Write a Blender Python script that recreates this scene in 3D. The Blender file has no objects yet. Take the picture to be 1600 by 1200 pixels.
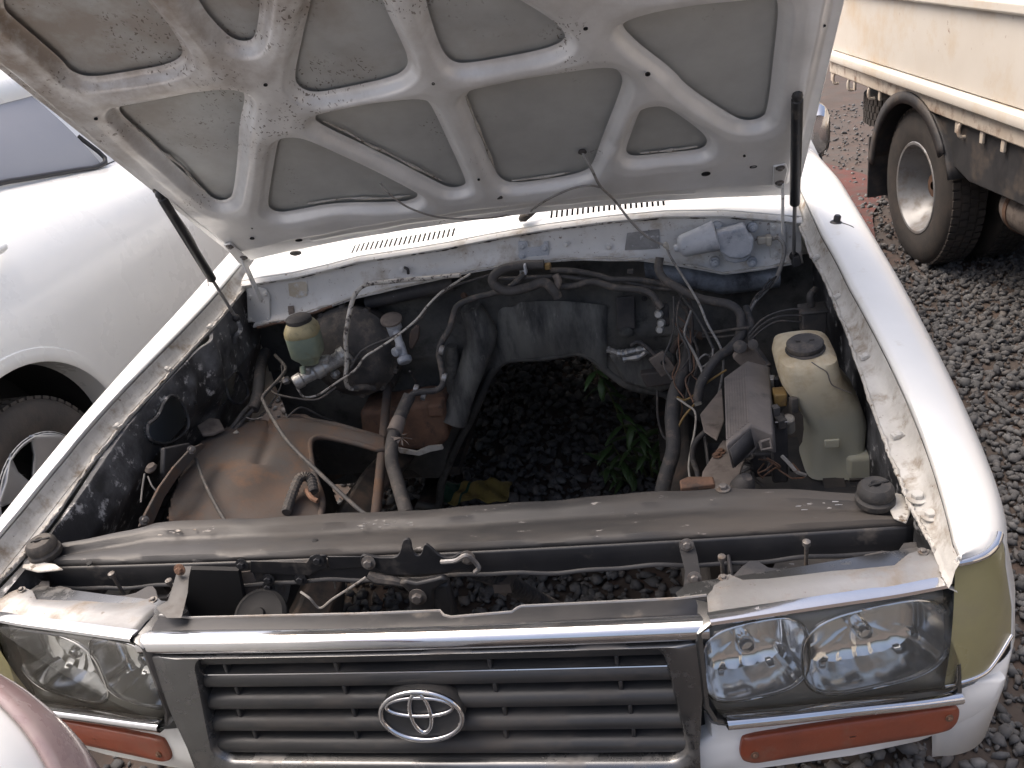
import bpy, math, random
import numpy as np
from mathutils import Vector, Matrix
random.seed(7); rng = np.random.default_rng(11)
SC = bpy.context.scene; COL = SC.collection

# ------------------------------------------------------------------ camera
CAM = np.array([.409, -.8555, 1.828]); FPX = 1301.6           # position (m), focal length (px of a 1600 px wide picture)
_y, _p, _r = np.radians([12.28, 26.83, -10.5])
cw = np.array([-math.sin(_y)*math.cos(_p), math.cos(_y)*math.cos(_p), -math.sin(_p)])
cr = np.array([math.cos(_y), math.sin(_y), 0.]); cu = np.cross(cr, cw)
cr, cu = cr*math.cos(_r)+cu*math.sin(_r), -cr*math.sin(_r)+cu*math.cos(_r)
cd = bpy.data.cameras.new('camera'); cam = bpy.data.objects.new('camera', cd); COL.objects.link(cam)
cd.sensor_width = 36; cd.lens = FPX/1600*36; cd.clip_start = .02; cd.clip_end = 2000
cam.matrix_world = Matrix(((cr[0], cu[0], -cw[0], CAM[0]), (cr[1], cu[1], -cw[1], CAM[1]), (cr[2], cu[2], -cw[2], CAM[2]), (0, 0, 0, 1)))
SC.camera = cam
# ------------------------------------------------------------------ sky, sun, exposure
SUN_EL, SUN_AZ = 62, 285        # degrees; azimuth clockwise from +Y (high on the left)
wd = bpy.data.worlds.new('World'); SC.world = wd; wd.use_nodes = True
nt = wd.node_tree; sky = nt.nodes.new('ShaderNodeTexSky'); sky.sky_type = 'NISHITA'; sky.sun_disc = False
sky.sun_elevation = math.radians(SUN_EL); sky.sun_rotation = math.radians(SUN_AZ)
sky.air_density = .75; sky.dust_density = 9.0; sky.ozone_density = .3
bg = nt.nodes['Background']; bg.inputs['Strength'].default_value = .15
nt.links.new(sky.outputs[0], bg.inputs[0])
sl = bpy.data.lights.new('sun', 'SUN'); sun = bpy.data.objects.new('sun', sl); COL.objects.link(sun)
sl.energy = .5; sl.angle = math.radians(75); sl.color = (1, .97, .93)
_e, _a = math.radians(SUN_EL), math.radians(SUN_AZ)
sun.rotation_euler = Vector((math.sin(_a)*math.cos(_e), math.cos(_a)*math.cos(_e), math.sin(_e))).to_track_quat('Z', 'Y').to_euler()
sun.location = (0, -4, 8)
vs = SC.view_settings; vs.view_transform = 'Standard'; vs.look = 'None'; vs.gamma = 1; vs.use_curve_mapping = False
vs.exposure = 1.0
SC.cycles.max_bounces = 8; SC.cycles.transparent_max_bounces = 12

# ------------------------------------------------------------------ pixel -> point helpers (1600 x 1200 picture)
def ray(px, py): return cw+cr*(px-800)/FPX+cu*(600-py)/FPX
def Q(px, py, x=None, y=None, z=None):
    d = ray(px, py); ax, v = (0, x) if x is not None else (1, y) if y is not None else (2, z)
    return CAM+d*((v-CAM[ax])/d[ax])
def QP(px, py, p0, n):
    d = ray(px, py); n = np.array(n, float); return CAM+d*(np.dot(np.array(p0)-CAM, n)/np.dot(d, n))
def QZ(px, py, z0, k=.115): return QP(px, py, (0, 0, z0), (0, -k, 1))       # on the plane z = z0 + k y

# ------------------------------------------------------------------ mesh helpers
def A(p): return np.array(p, float)
def crom(pts, n=6, closed=False):
    P = [A(p) for p in pts]; L = len(P); out = []
    if L < 3: return P
    rngi = range(L if closed else L-1)
    for i in rngi:
        p1, p2 = P[i], P[(i+1) % L]
        p0 = P[i-1] if (i > 0 or closed) else 2*p1-p2
        p3 = P[(i+2) % L] if (i+2 < L or closed) else 2*p2-p1
        for k in range(n):
            t = k/n
            out.append(.5*((2*p1)+(p2-p0)*t+(2*p0-5*p1+4*p2-p3)*t*t+(3*p1-p0-3*p2+p3)*t**3))
    if not closed: out.append(P[-1])
    return out
def chaikin(pts, it=2):
    P = [A(p) for p in pts]
    for _ in range(it):
        o = []
        for i in range(len(P)):
            a, b = P[i], P[(i+1) % len(P)]; o += [a*.75+b*.25, a*.25+b*.75]
        P = o
    return P
def basis(ax):
    a = A(ax); a = a/np.linalg.norm(a); h = A((0, 0, 1)) if abs(a[2]) < .9 else A((1, 0, 0))
    u = np.cross(h, a); u /= np.linalg.norm(u); return u, np.cross(a, u), a
class MB:
    def __init__(s): s.V = []; s.F = []
    def add(s, V, F):
        o = len(s.V); s.V += [tuple(map(float, v)) for v in V]; s.F += [tuple(o+i for i in f) for f in F]; return s
    def box(s, c, d, ax=None):
        c = A(c); h = A(d)/2; B = np.eye(3) if ax is None else np.array(ax, float)
        V = [c+B[0]*h[0]*i+B[1]*h[1]*j+B[2]*h[2]*k for k in (-1, 1) for j in (-1, 1) for i in (-1, 1)]
        return s.add(V, [(0, 2, 3, 1), (4, 5, 7, 6), (0, 1, 5, 4), (2, 6, 7, 3), (0, 4, 6, 2), (1, 3, 7, 5)])
    def bar(s, a, b, w, t, up=(0, 0, 1)):
        a, b = A(a), A(b); e = b-a; L = np.linalg.norm(e); e /= L; v = np.cross(A(up), e); v /= np.linalg.norm(v); return s.box((a+b)/2, (L, w, t), (e, v, np.cross(e, v)))
    def loft(s, rows, cu_=False, cr_=False):
        n, m = len(rows), len(rows[0]); V = [p for r in rows for p in r]; F = []
        for i in range(n if cr_ else n-1):
            for j in range(m if cu_ else m-1):
                F.append((i*m+j, i*m+(j+1) % m, ((i+1) % n)*m+(j+1) % m, ((i+1) % n)*m+j))
        return s.add(V, F)
    def tube(s, pts, r, seg=8, n=6, caps=True, wob=0):
        P = crom(pts, n) if n else [A(p) for p in pts]
        R = np.interp(np.linspace(0, 1, len(P)), np.linspace(0, 1, len(r)), r) if hasattr(r, '__len__') else [r]*len(P)
        rows = []; t = P[1]-P[0]; u, v, _ = basis(t)
        for i, p in enumerate(P):
            t = P[min(i+1, len(P)-1)]-P[max(i-1, 0)]; t = t/(np.linalg.norm(t)+1e-12)
            u = u-t*np.dot(u, t); u /= np.linalg.norm(u)+1e-12; v = np.cross(t, u)
            rr = R[i]*(1+wob*(random.random()-.5))
            rows.append([p+(u*math.cos(a)+v*math.sin(a))*rr for a in [2*math.pi*k/seg for k in range(seg)]])
        o = len(s.V); s.loft(rows, cu_=True)
        if caps:
            s.F.append(tuple(o+k for k in range(seg))[::-1]); e = o+(len(rows)-1)*seg; s.F.append(tuple(e+k for k in range(seg)))
        return s
    def lathe(s, prof, o, ax, seg=24, caps=True, sq=(1, 1), u=None):
        U, W, a = basis(ax)
        if u is not None:
            U = A(u); U -= a*np.dot(U, a); U /= np.linalg.norm(U); W = np.cross(a, U)
        o = A(o); rows = [[o+a*h+(U*math.cos(t)*sq[0]+W*math.sin(t)*sq[1])*r for t in [2*math.pi*k/seg for k in range(seg)]] for r, h in prof]
        b = len(s.V); s.loft(rows, cu_=True)
        if caps:
            s.F.append(tuple(b+k for k in range(seg))[::-1]); e = b+(len(rows)-1)*seg; s.F.append(tuple(e+k for k in range(seg)))
        return s
    def prism(s, poly, vec):
        P = [A(p) for p in poly]; n = len(P); v = A(vec); o = len(s.V)
        s.V += [tuple(p) for p in P]+[tuple(p+v) for p in P]
        s.F.append(tuple(o+i for i in range(n))[::-1]); s.F.append(tuple(o+n+i for i in range(n)))
        for i in range(n): j = (i+1) % n; s.F.append((o+i, o+j, o+n+j, o+n+i))
        return s
def fixnormals(me):
    import bmesh
    bm = bmesh.new(); bm.from_mesh(me); bmesh.ops.recalc_face_normals(bm, faces=bm.faces); bm.to_mesh(me); bm.free()
def mesh_of(mb, mat, smooth=38, rec=True):
    me = bpy.data.meshes.new('m'); me.from_pydata(mb.V, [], mb.F); me.validate()
    if rec: fixnormals(me)
    if smooth:
        me.shade_smooth(); me.set_sharp_from_angle(angle=math.radians(smooth))
    if mat: me.materials.append(mat)
    return me
def attach(o, parent):
    if parent is not None:
        o.parent = parent
        if parent.type == 'EMPTY': o.matrix_parent_inverse = Matrix.LocRotScale(parent.location, parent.rotation_euler, None).inverted()
def mk(name, mb, mat, parent=None, smooth=38, bevel=0, seg=2, label=None, solid=0, rec=True, sub=0):
    o = bpy.data.objects.new(name, mesh_of(mb, mat, smooth, rec)); COL.objects.link(o); attach(o, parent)
    if solid: m = o.modifiers.new('s', 'SOLIDIFY'); m.thickness = solid; m.offset = 0
    if bevel: m = o.modifiers.new('b', 'BEVEL'); m.width = bevel; m.segments = seg; m.limit_method = 'ANGLE'; m.angle_limit = math.radians(40)
    if sub: m = o.modifiers.new('u', 'SUBSURF'); m.levels = m.render_levels = sub
    if label: o['label'] = label
    return o
def inst(name, me, parent, loc, rot=None, scale=None):
    o = bpy.data.objects.new(name, me); COL.objects.link(o)
    o.parent = parent; R = rot if rot is not None else Matrix.Identity(3)
    M = Matrix.Translation(Vector(loc)) @ R.to_4x4()
    if scale: M = M @ Matrix.Diagonal((*scale, 1))
    if parent.type == 'EMPTY': M = Matrix.LocRotScale(parent.location, parent.rotation_euler, None).inverted() @ M
    o.matrix_basis = M; return o
def zrot(n):                       # rotation whose Z axis is n
    u, v, a = basis(n); return Matrix(((u[0], v[0], a[0]), (u[1], v[1], a[1]), (u[2], v[2], a[2])))
def thing(name, label, cat, loc, group=None, rotz=0):
    o = bpy.data.objects.new(name, None); COL.objects.link(o); o.location = loc; o.rotation_euler = (0, 0, rotz); o.empty_display_size = .2
    o['label'] = label; o['category'] = cat
    if group: o['group'] = group
    return o
def tag(o, label=None, cat=None, group=None, kind=None):
    for k, v in (('label', label), ('category', cat), ('group', group), ('kind', kind)):
        if v: o[k] = v
    return o

# ------------------------------------------------------------------ materials
def M(name, c, c2=None, rough=.5, metal=0, scale=6, bump=0, bscale=50, dirt=None, dirt2=None, coat=0, rvar=.12, spec=.5, aniso=None, tr=0):
    """c, c2: mottled base colours; dirt = (colour, amount 0..1, scale, sharpness)"""
    m = bpy.data.materials.new(name); m.use_nodes = True; t = m.node_tree; N = t.nodes; L = t.links; b = N['Principled BSDF']
    tc = N.new('ShaderNodeTexCoord'); mp = N.new('ShaderNodeMapping'); L.new(tc.outputs['Object'], mp.inputs[0])
    if aniso: mp.inputs['Scale'].default_value = aniso
    def noise(s, det=6, ro=.6):
        n = N.new('ShaderNodeTexNoise'); n.inputs['Scale'].default_value = s; n.inputs['Detail'].default_value = det; n.inputs['Roughness'].default_value = ro
        L.new(mp.outputs[0], n.inputs['Vector']); return n.outputs['Fac']
    def ramp(f, lo, hi):
        r = N.new('ShaderNodeMapRange'); r.inputs[1].default_value = lo; r.inputs[2].default_value = hi; L.new(f, r.inputs[0]); r.clamp = True; return r.outputs[0]
    def mix(f, a, bb):
        x = N.new('ShaderNodeMix'); x.data_type = 'RGBA'; L.new(f, x.inputs[0])
        for i, v in ((6, a), (7, bb)):
            if isinstance(v, tuple): x.inputs[i].default_value = (*v, 1)
            else: L.new(v, x.inputs[i])
        return x.outputs[2]
    c2 = c2 or tuple(v*.82 for v in c)
    n1 = noise(scale); col = mix(ramp(n1, .35, .65), c, c2)
    rr = ramp(n1, .25, .75); ma = N.new('ShaderNodeMath'); ma.operation = 'MULTIPLY_ADD'; L.new(rr, ma.inputs[0]); ma.inputs[1].default_value = rvar; ma.inputs[2].default_value = rough-rvar/2
    rgh = ma.outputs[0]; met = None
    for d in (dirt, dirt2):
        if not d: continue
        dc, am, ds, sh = d
        th = .78-.56*am; f = ramp(noise(ds, 8, .68), th-.12*(1-sh)-.01, th+.12*(1-sh)+.01)
        col = mix(f, col, dc)
        q = N.new('ShaderNodeMix'); q.data_type = 'FLOAT'; L.new(f, q.inputs[0]); L.new(rgh, q.inputs[2]); q.inputs[3].default_value = .85; rgh = q.outputs[0]
        if metal:
            q2 = N.new('ShaderNodeMath'); q2.operation = 'MULTIPLY_ADD'; L.new(f, q2.inputs[0]); q2.inputs[1].default_value = -metal; q2.inputs[2].default_value = metal; met = q2.outputs[0]
    L.new(col, b.inputs['Base Color']); L.new(rgh, b.inputs['Roughness']); b.inputs['Metallic'].default_value = metal
    if met: L.new(met, b.inputs['Metallic'])
    b.inputs['Coat Weight'].default_value = coat; b.inputs['Coat Roughness'].default_value = .12; b.inputs['Specular IOR Level'].default_value = spec
    if tr: b.inputs['Subsurface Weight'].default_value = tr; b.inputs['Subsurface Radius'].default_value = (.03, .025, .015); b.inputs['Subsurface Scale'].default_value = .5
    if bump:
        bn = N.new('ShaderNodeBump'); bn.inputs['Strength'].default_value = bump; bn.inputs['Distance'].default_value = .004
        L.new(noise(bscale, 5), bn.inputs['Height']); L.new(bn.outputs[0], b.inputs['Normal'])
    return m
RUST = (.16, .075, .035); DUST = (.17, .13, .10); SOOT = (.02, .021, .024); OVER = (.55, .57, .60)
mt = {}
mt['white'] = M('white_paint', (.80, .81, .80), (.74, .75, .73), rough=.32, coat=.35, scale=3, dirt=((.52, .47, .38), .12, 9, .2), bump=.02, bscale=30)
mt['ledge'] = M('dirty_white_ledge', (.54, .535, .51), (.42, .41, .385), rough=.7, scale=14, dirt=((.24, .20, .155), .34, 20, .3), dirt2=((.10, .07, .045), .2, 60, .8), bump=.5, bscale=70)
mt['caulk'] = M('flaking_sealant', (.56, .545, .51), (.40, .375, .335), rough=.85, scale=30, dirt=((.12, .09, .06), .3, 45, .7), bump=.9, bscale=120)
mt['cleanwhite'] = M('neighbour_white_paint', (.84, .85, .83), (.82, .83, .81), rough=.28, coat=.5, scale=2)
mt['darkzinc'] = M('dull_fastener', (.20, .19, .18), (.13, .12, .115), rough=.5, metal=.5, scale=60, dirt=((.10, .075, .055), .4, 60, .4))
mt['cowl'] = M('cowl_paint', (.66, .66, .645), (.57, .57, .555), rough=.5, scale=7, dirt=((.36, .31, .25), .26, 11, .3), dirt2=((.20, .16, .13), .25, 75, .8), bump=.15, bscale=40)
mt['silver'] = M('sprayed_silver', (.52, .54, .57), (.34, .37, .41), rough=.5, scale=9, dirt=((.17, .20, .25), .34, 12, .2), dirt2=((.06, .06, .06), .2, 60, .7), bump=.3, bscale=80)
mt['spray'] = M('blue_grey_overspray', (.25, .28, .32), (.14, .16, .185), rough=.55, scale=6, dirt=((.035, .038, .045), .45, 7, .2), dirt2=((.02, .02, .022), .25, 30, .7), bump=.2, bscale=50)
mt['bay'] = M('sooty_bay_paint', (.022, .024, .030), (.045, .045, .048), rough=.6, scale=6, dirt=((.10, .092, .085), .38, 5, .1), dirt2=((.30, .32, .36), .13, 26, .75), bump=.25, bscale=45)
mt['apron'] = M('oversprayed_apron', (.022, .023, .026), (.05, .051, .055), rough=.62, scale=5, dirt=((.17, .175, .185), .38, 5, .25), dirt2=((.50, .50, .50), .30, 24, .75), bump=.4, bscale=55)
mt['fire'] = M('firewall_grime', (.030, .032, .036), (.075, .076, .070), rough=.65, scale=4, dirt=((.145, .14, .125), .36, 3.2, .05), dirt2=((.02, .02, .02), .3, 16, .3), bump=.35, bscale=50)
mt['scuff'] = M('scuffed_grey_panel', (.15, .152, .14), (.095, .096, .092), rough=.6, scale=9, aniso=(2.2, 1, .6), dirt=((.03, .031, .033), .4, 7, .2), dirt2=((.24, .24, .225), .2, 22, .5), bump=.3, bscale=45)
mt['brown'] = M('dust_brown_steel', (.095, .062, .046), (.066, .056, .050), rough=.8, scale=5, dirt=((.075, .07, .068), .42, 6, .2), dirt2=((.13, .075, .046), .34, 9, .3), bump=.25, bscale=60)
mt['rusty'] = M('rusty_steel', (.20, .11, .07), (.11, .07, .05), rough=.85, scale=12, dirt=((.05, .045, .042), .3, 20, .4), bump=.5, bscale=90)
mt['xm'] = M('crossmember_dusty_black', (.045, .043, .042), (.028, .028, .029), rough=.5, scale=9, aniso=(.35, 1, 1), dirt=((.062, .055, .049), .42, 7, .1), dirt2=((.36, .34, .32), .19, 50, .8), bump=.2, bscale=60)
mt['black'] = M('black_paint', (.016, .017, .020), (.026, .026, .028), rough=.45, scale=12, dirt=((.12, .105, .09), .25, 14, .3), dirt2=((.3, .29, .28), .08, 70, .85), bump=.1)
mt['rubber'] = M('rubber_dusty', (.026, .026, .027), (.05, .047, .044), rough=.75, scale=20, dirt=((.12, .105, .09), .34, 15, .2), bump=.3, bscale=120)
mt['hose'] = M('dusty_hose', (.075, .07, .067), (.045, .043, .043), rough=.75, scale=18, dirt=((.17, .145, .12), .34, 22, .3), bump=.3, bscale=120)
mt['wire'] = M('loom_wrap', (.04, .04, .042), (.075, .07, .065), rough=.7, scale=30, dirt=((.16, .13, .11), .3, 30, .4), bump=.3, bscale=200)
mt['steelpipe'] = M('sprayed_pipe', (.52, .50, .45), (.36, .33, .29), rough=.55, scale=30, dirt=((.07, .06, .055), .4, 60, .8), bump=.2)
mt['cable'] = M('grey_cable', (.30, .29, .27), (.20, .19, .18), rough=.6, scale=40, dirt=((.09, .075, .06), .3, 60, .6))
mt['chrome'] = M('pitted_chrome', (.80, .80, .81), (.72, .72, .73), rough=.10, metal=1, scale=14, dirt=((.13, .10, .065), .13, 28, .5), rvar=.08, bump=.05, bscale=25)
mt['darkchrome'] = M('dark_reflection_chrome', (.20, .205, .21), (.16, .162, .165), rough=.24, metal=.9, scale=8, dirt=((.17, .155, .14), .22, 9, .05), rvar=.12, bump=.04, bscale=20)  # dark surroundings mirrored in the chrome are put into its base colour
mt['zinc'] = M('filler_sheet_metal', (.36, .36, .36), (.28, .275, .27), rough=.42, metal=.55, scale=9, dirt=((.24, .20, .16), .36, 10, .25), dirt2=((.12, .09, .07), .2, 50, .7), bump=.2, bscale=40)
mt['alu'] = M('cast_aluminium', (.50, .50, .48), (.36, .36, .35), rough=.42, metal=.6, scale=20, dirt=((.11, .10, .09), .38, 24, .4), bump=.4, bscale=140)
mt['grille'] = M('grille_plastic', (.030, .031, .033), (.048, .048, .048), rough=.38, scale=10, aniso=(.5, 1, 1), dirt=((.085, .075, .066), .32, 11, .1), bump=.08, bscale=60)
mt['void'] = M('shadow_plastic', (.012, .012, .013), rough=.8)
mt['reflector'] = M('lamp_reflector', (.88, .89, .90), (.82, .83, .84), rough=.11, metal=.88, scale=4, rvar=.05, dirt=((.5, .48, .42), .14, 8, .1))
mt['lampbody'] = M('lamp_housing', (.33, .33, .315), (.28, .28, .265), rough=.35, metal=.3, scale=6)
mt['amber'] = M('amber_indicator', (.26, .060, .026), (.20, .052, .027), rough=.42, scale=9, dirt=((.22, .12, .08), .3, 12, .1), coat=.3, bump=.15, bscale=90, tr=.2)
mt['corner'] = M('yellowed_corner_lens', (.37, .335, .17), (.31, .285, .15), rough=.3, scale=5, dirt=((.30, .27, .17), .34, 6, .1), coat=.5, tr=.25)
mt['gum'] = M('master_reservoir', (.30, .34, .24), (.20, .25, .20), rough=.5, scale=16, dirt=((.20, .17, .11), .3, 20, .2), tr=.3)
mt['gumtop'] = M('reservoir_collar', (.40, .34, .18), (.30, .27, .16), rough=.55, scale=16, dirt=((.10, .085, .06), .3, 20, .3), tr=.2)
mt['fusebox'] = M('dusty_fusebox', (.185, .165, .15), (.145, .13, .12), rough=.75, scale=16, dirt=((.10, .095, .09), .3, 14, .2), bump=.15, bscale=80)
mt['bracket'] = M('dusty_bracket', (.22, .185, .16), (.15, .13, .115), rough=.8, scale=12, dirt=((.09, .075, .065), .34, 18, .4), bump=.3)
mt['yellowrelay'] = M('yellow_relay', (.26, .17, .06), rough=.6, scale=20, dirt=((.12, .08, .05), .3, 30, .4))
mt['card'] = M('card_yellow', (.38, .29, .08), (.28, .22, .08), rough=.7, scale=8, dirt=((.10, .08, .05), .3, 14, .4))
mt['cardgreen'] = M('card_green', (.02, .10, .065), (.03, .07, .05), rough=.6, scale=8)
mt['cream'] = M('truck_cream_paint', (.64, .61, .55), (.59, .55, .485), rough=.45, scale=2, dirt=((.50, .37, .22), .3, 1.6, .05), dirt2=((.20, .10, .055), .14, 22, .7), bump=.05)
mt['creamrust'] = M('truck_rail_paint', (.66, .60, .51), (.55, .47, .38), rough=.55, scale=6, dirt=((.20, .11, .065), .34, 9, .35), bump=.2)
mt['tyre'] = M('tyre_rubber', (.045, .042, .040), (.065, .058, .053), rough=.85, scale=14, dirt=((.085, .07, .06), .32, 6, .1), bump=.25, bscale=90)
mt['rim'] = M('silver_rim', (.33, .335, .34), (.25, .255, .26), rough=.5, metal=.4, scale=9, dirt=((.20, .16, .13), .3, 9, .2))
mt['alloy'] = M('alloy_rim', (.62, .63, .64), (.55, .56, .57), rough=.3, metal=.6, scale=6)
mt['flapblk'] = M('mudguard_plastic', (.030, .031, .034), (.05, .05, .053), rough=.6, scale=8, dirt=((.13, .105, .085), .3, 6, .1))
mt['chassis'] = M('chassis_black', (.022, .02, .019), (.045, .04, .036), rough=.8, scale=9, dirt=((.11, .075, .055), .3, 9, .2))
mt['ground'] = M('packed_red_soil', (.085, .060, .048), (.070, .058, .052), rough=.95, scale=1.1, dirt=((.075, .064, .057), .5, 3, .15), dirt2=((.105, .066, .052), .3, 7, .3), bump=.8, bscale=35)
mt['leaf'] = M('leaf_green', (.035, .075, .025), (.06, .105, .035), rough=.45, scale=25, spec=.4)
mt['stem'] = M('plant_stem', (.09, .11, .04), rough=.6)
mt['lens2'] = M('tail_lamp_lens', (.32, .21, .205), (.42, .33, .32), rough=.25, coat=.6, scale=9, dirt=((.45, .36, .33), .35, 10, .2))
mt['trim'] = M('black_trim', (.02, .02, .022), rough=.45)
mt['skyglass'] = M('car_window', (.34, .34, .355), (.32, .32, .335), rough=.15, coat=.6, scale=2, rvar=.03)  # pale grey base colour stands in for the sky's reflection
mt['masking'] = M('bare_grey_patch', (.20, .20, .20), (.30, .30, .30), rough=.7, scale=30, dirt=((.55, .56, .58), .3, 45, .8))
mt['stain'] = M('old_tape_residue', (.42, .36, .27), (.50, .46, .38), rough=.75, scale=30, dirt=((.56, .57, .58), .4, 40, .6))
mt['paleplastic'] = M('pale_connector', (.45, .42, .36), rough=.6, dirt=((.15, .12, .1), .3, 40, .4))
def glassmat(name, tint=(1, 1, 1), rough=.03, haze=.06):
    m = bpy.data.materials.new(name); m.use_nodes = True; t = m.node_tree; N = t.nodes; L = t.links; N.remove(N['Principled BSDF']); out = N['Material Output']
    tr = N.new('ShaderNodeBsdfTransparent'); tr.inputs[0].default_value = (*tint, 1); g = N.new('ShaderNodeBsdfGlossy'); g.inputs['Roughness'].default_value = rough
    df = N.new('ShaderNodeBsdfDiffuse'); df.inputs[0].default_value = (.5, .47, .38, 1); fr = N.new('ShaderNodeFresnel'); fr.inputs[0].default_value = 1.5
    nz = N.new('ShaderNodeTexNoise'); nz.inputs['Scale'].default_value = 9; tc = N.new('ShaderNodeTexCoord'); L.new(tc.outputs['Object'], nz.inputs[0])
    k = N.new('ShaderNodeMath'); k.operation = 'MULTIPLY'; k.inputs[1].default_value = haze*2; L.new(nz.outputs['Fac'], k.inputs[0])
    a = N.new('ShaderNodeMixShader'); L.new(k.outputs[0], a.inputs[0]); L.new(tr.outputs[0], a.inputs[1]); L.new(df.outputs[0], a.inputs[2])
    b = N.new('ShaderNodeMixShader'); L.new(fr.outputs[0], b.inputs[0]); L.new(a.outputs[0], b.inputs[1]); L.new(g.outputs[0], b.inputs[2]); L.new(b.outputs[0], out.inputs[0]); return m
mt['lens'] = glassmat('headlamp_lens', (.97, .97, .95), .03, .06)
mt['glass'] = glassmat('windscreen_glass', (.55, .6, .6), .02, .04)
def hoodmat(name, c, c2, rough, metal, stain):
    """painted sheet with brown mould stains towards the bonnet's front corner and scattered dark specks"""
    m = M(name, c, c2, rough=rough, metal=metal, scale=9, bump=.12, bscale=45); t = m.node_tree; N = t.nodes; L = t.links; b = N['Principled BSDF']
    src = b.inputs['Base Color'].links[0].from_socket; tc = N.new('ShaderNodeTexCoord'); sx = N.new('ShaderNodeSeparateXYZ'); L.new(tc.outputs['Object'], sx.inputs[0])
    def math_(op, a, bb):
        q = N.new('ShaderNodeMath'); q.operation = op
        for i, v in enumerate((a, bb)):
            if isinstance(v, (int, float)): q.inputs[i].default_value = v
            else: L.new(v, q.inputs[i])
        return q.outputs[0]
    def mr(f, a, bb):
        r = N.new('ShaderNodeMapRange'); r.inputs[1].default_value = a; r.inputs[2].default_value = bb; L.new(f, r.inputs[0]); return r.outputs[0]
    def nz(s, d=6, ro=.6):
        n = N.new('ShaderNodeTexNoise'); n.inputs['Scale'].default_value = s; n.inputs['Detail'].default_value = d; n.inputs['Roughness'].default_value = ro; L.new(tc.outputs['Object'], n.inputs['Vector']); return n.outputs['Fac']
    # stain centre runs along the front left of the bonnet
    g = math_('ADD', math_('MULTIPLY', sx.outputs[2], 1.5), math_('MULTIPLY', sx.outputs[0], -.42))      # higher up and to one side = dirtier
    area = mr(g, 2.2, 3.15)
    def mixc(f, a, col):
        x = N.new('ShaderNodeMix'); x.data_type = 'RGBA'; L.new(f, x.inputs[0]); L.new(a, x.inputs[6]); x.inputs[7].default_value = (*col, 1); return x.outputs[2]
    f1 = math_('MULTIPLY', mr(math_('ADD', nz(7, 8, .65), math_('MULTIPLY', area, .22)), .53, .74), math_('MULTIPLY', area, stain))
    col = mixc(f1, src, (.25, .19, .14))
    vo = N.new('ShaderNodeTexVoronoi'); vo.inputs['Scale'].default_value = 150; wn = N.new('ShaderNodeTexNoise'); wn.inputs['Scale'].default_value = 60; L.new(tc.outputs['Object'], wn.inputs[0]); wm = N.new('ShaderNodeMix'); wm.data_type = 'VECTOR'; wm.inputs[0].default_value = .025; L.new(tc.outputs['Object'], wm.inputs[4]); L.new(wn.outputs['Color'], wm.inputs[5]); wp = N.new('ShaderNodeMapping'); wp.inputs['Scale'].default_value = (1, .55, .55); wp.inputs['Rotation'].default_value = (0, .6, .3); L.new(wm.outputs[1], wp.inputs[0]); L.new(wp.outputs[0], vo.inputs[0])
    sp = math_('MULTIPLY', math_('LESS_THAN', math_('ADD', vo.outputs['Distance'], math_('MULTIPLY', nz(40, 2), .35)), .42), mr(math_('ADD', nz(6, 4), math_('MULTIPLY', area, .25)), .62, .70))
    col = mixc(math_('MULTIPLY', sp, .75), col, (.10, .075, .055))
    L.new(col, b.inputs['Base Color']); return m
mt['hframe'] = hoodmat('bonnet_frame_paint', (.80, .80, .79), (.70, .70, .69), .34, .15, 1.0)
mt['hskin'] = hoodmat('bonnet_skin_underside', (.50, .515, .505), (.425, .435, .43), .5, .1, .75)
def islandmat():
    m = bpy.data.materials.new('crushed_stone'); m.use_nodes = True; t = m.node_tree; N = t.nodes; L = t.links; b = N['Principled BSDF']
    g = N.new('ShaderNodeNewGeometry'); r = N.new('ShaderNodeValToRGB'); L.new(g.outputs['Random Per Island'], r.inputs[0]); e = r.color_ramp.elements
    e[0].color = (.10, .10, .103, 1); e[1].color = (.25, .248, .246, 1)
    for p, c in ((.35, (.14, .14, .143)), (.7, (.175, .174, .175)), (.85, (.185, .172, .163)), (.93, (.165, .172, .18))):
        x = e.new(p); x.color = (*c, 1)
    n = N.new('ShaderNodeTexNoise'); n.inputs['Scale'].default_value = 60; tc = N.new('ShaderNodeTexCoord'); L.new(tc.outputs['Object'], n.inputs[0])
    x = N.new('ShaderNodeMix'); x.data_type = 'RGBA'; x.blend_type = 'MULTIPLY'; x.inputs[0].default_value = .5; L.new(r.outputs[0], x.inputs[6]); L.new(n.outputs['Fac'], x.inputs[7])
    L.new(x.outputs[2], b.inputs['Base Color']); b.inputs['Roughness'].default_value = .9; return m
mt['stone'] = islandmat()
def tankmat():
    m = M('washer_tank_plastic', (.60, .53, .38), (.53, .47, .34), rough=.5, scale=7, dirt=((.33, .24, .13), .34, 9, .1), tr=.35); t = m.node_tree; N = t.nodes; L = t.links; b = N['Principled BSDF']
    src = b.inputs['Base Color'].links[0].from_socket; tc = N.new('ShaderNodeTexCoord'); s = N.new('ShaderNodeSeparateXYZ'); L.new(tc.outputs['Object'], s.inputs[0])
    n = N.new('ShaderNodeTexNoise'); n.inputs['Scale'].default_value = 8; L.new(tc.outputs['Object'], n.inputs[0])
    a = N.new('ShaderNodeMath'); a.operation = 'MULTIPLY_ADD'; L.new(n.outputs['Fac'], a.inputs[0]); a.inputs[1].default_value = .12; L.new(s.outputs[2], a.inputs[2])
    r = N.new('ShaderNodeMapRange'); r.inputs[1].default_value = .93; r.inputs[2].default_value = 1.03; L.new(a.outputs[0], r.inputs[0])
    x = N.new('ShaderNodeMix'); x.data_type = 'RGBA'; L.new(r.outputs[0], x.inputs[0]); x.inputs[6].default_value = (.44, .44, .36, 1); L.new(src, x.inputs[7]); L.new(x.outputs[2], b.inputs['Base Color']); return m
mt['tank'] = tankmat()
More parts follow.
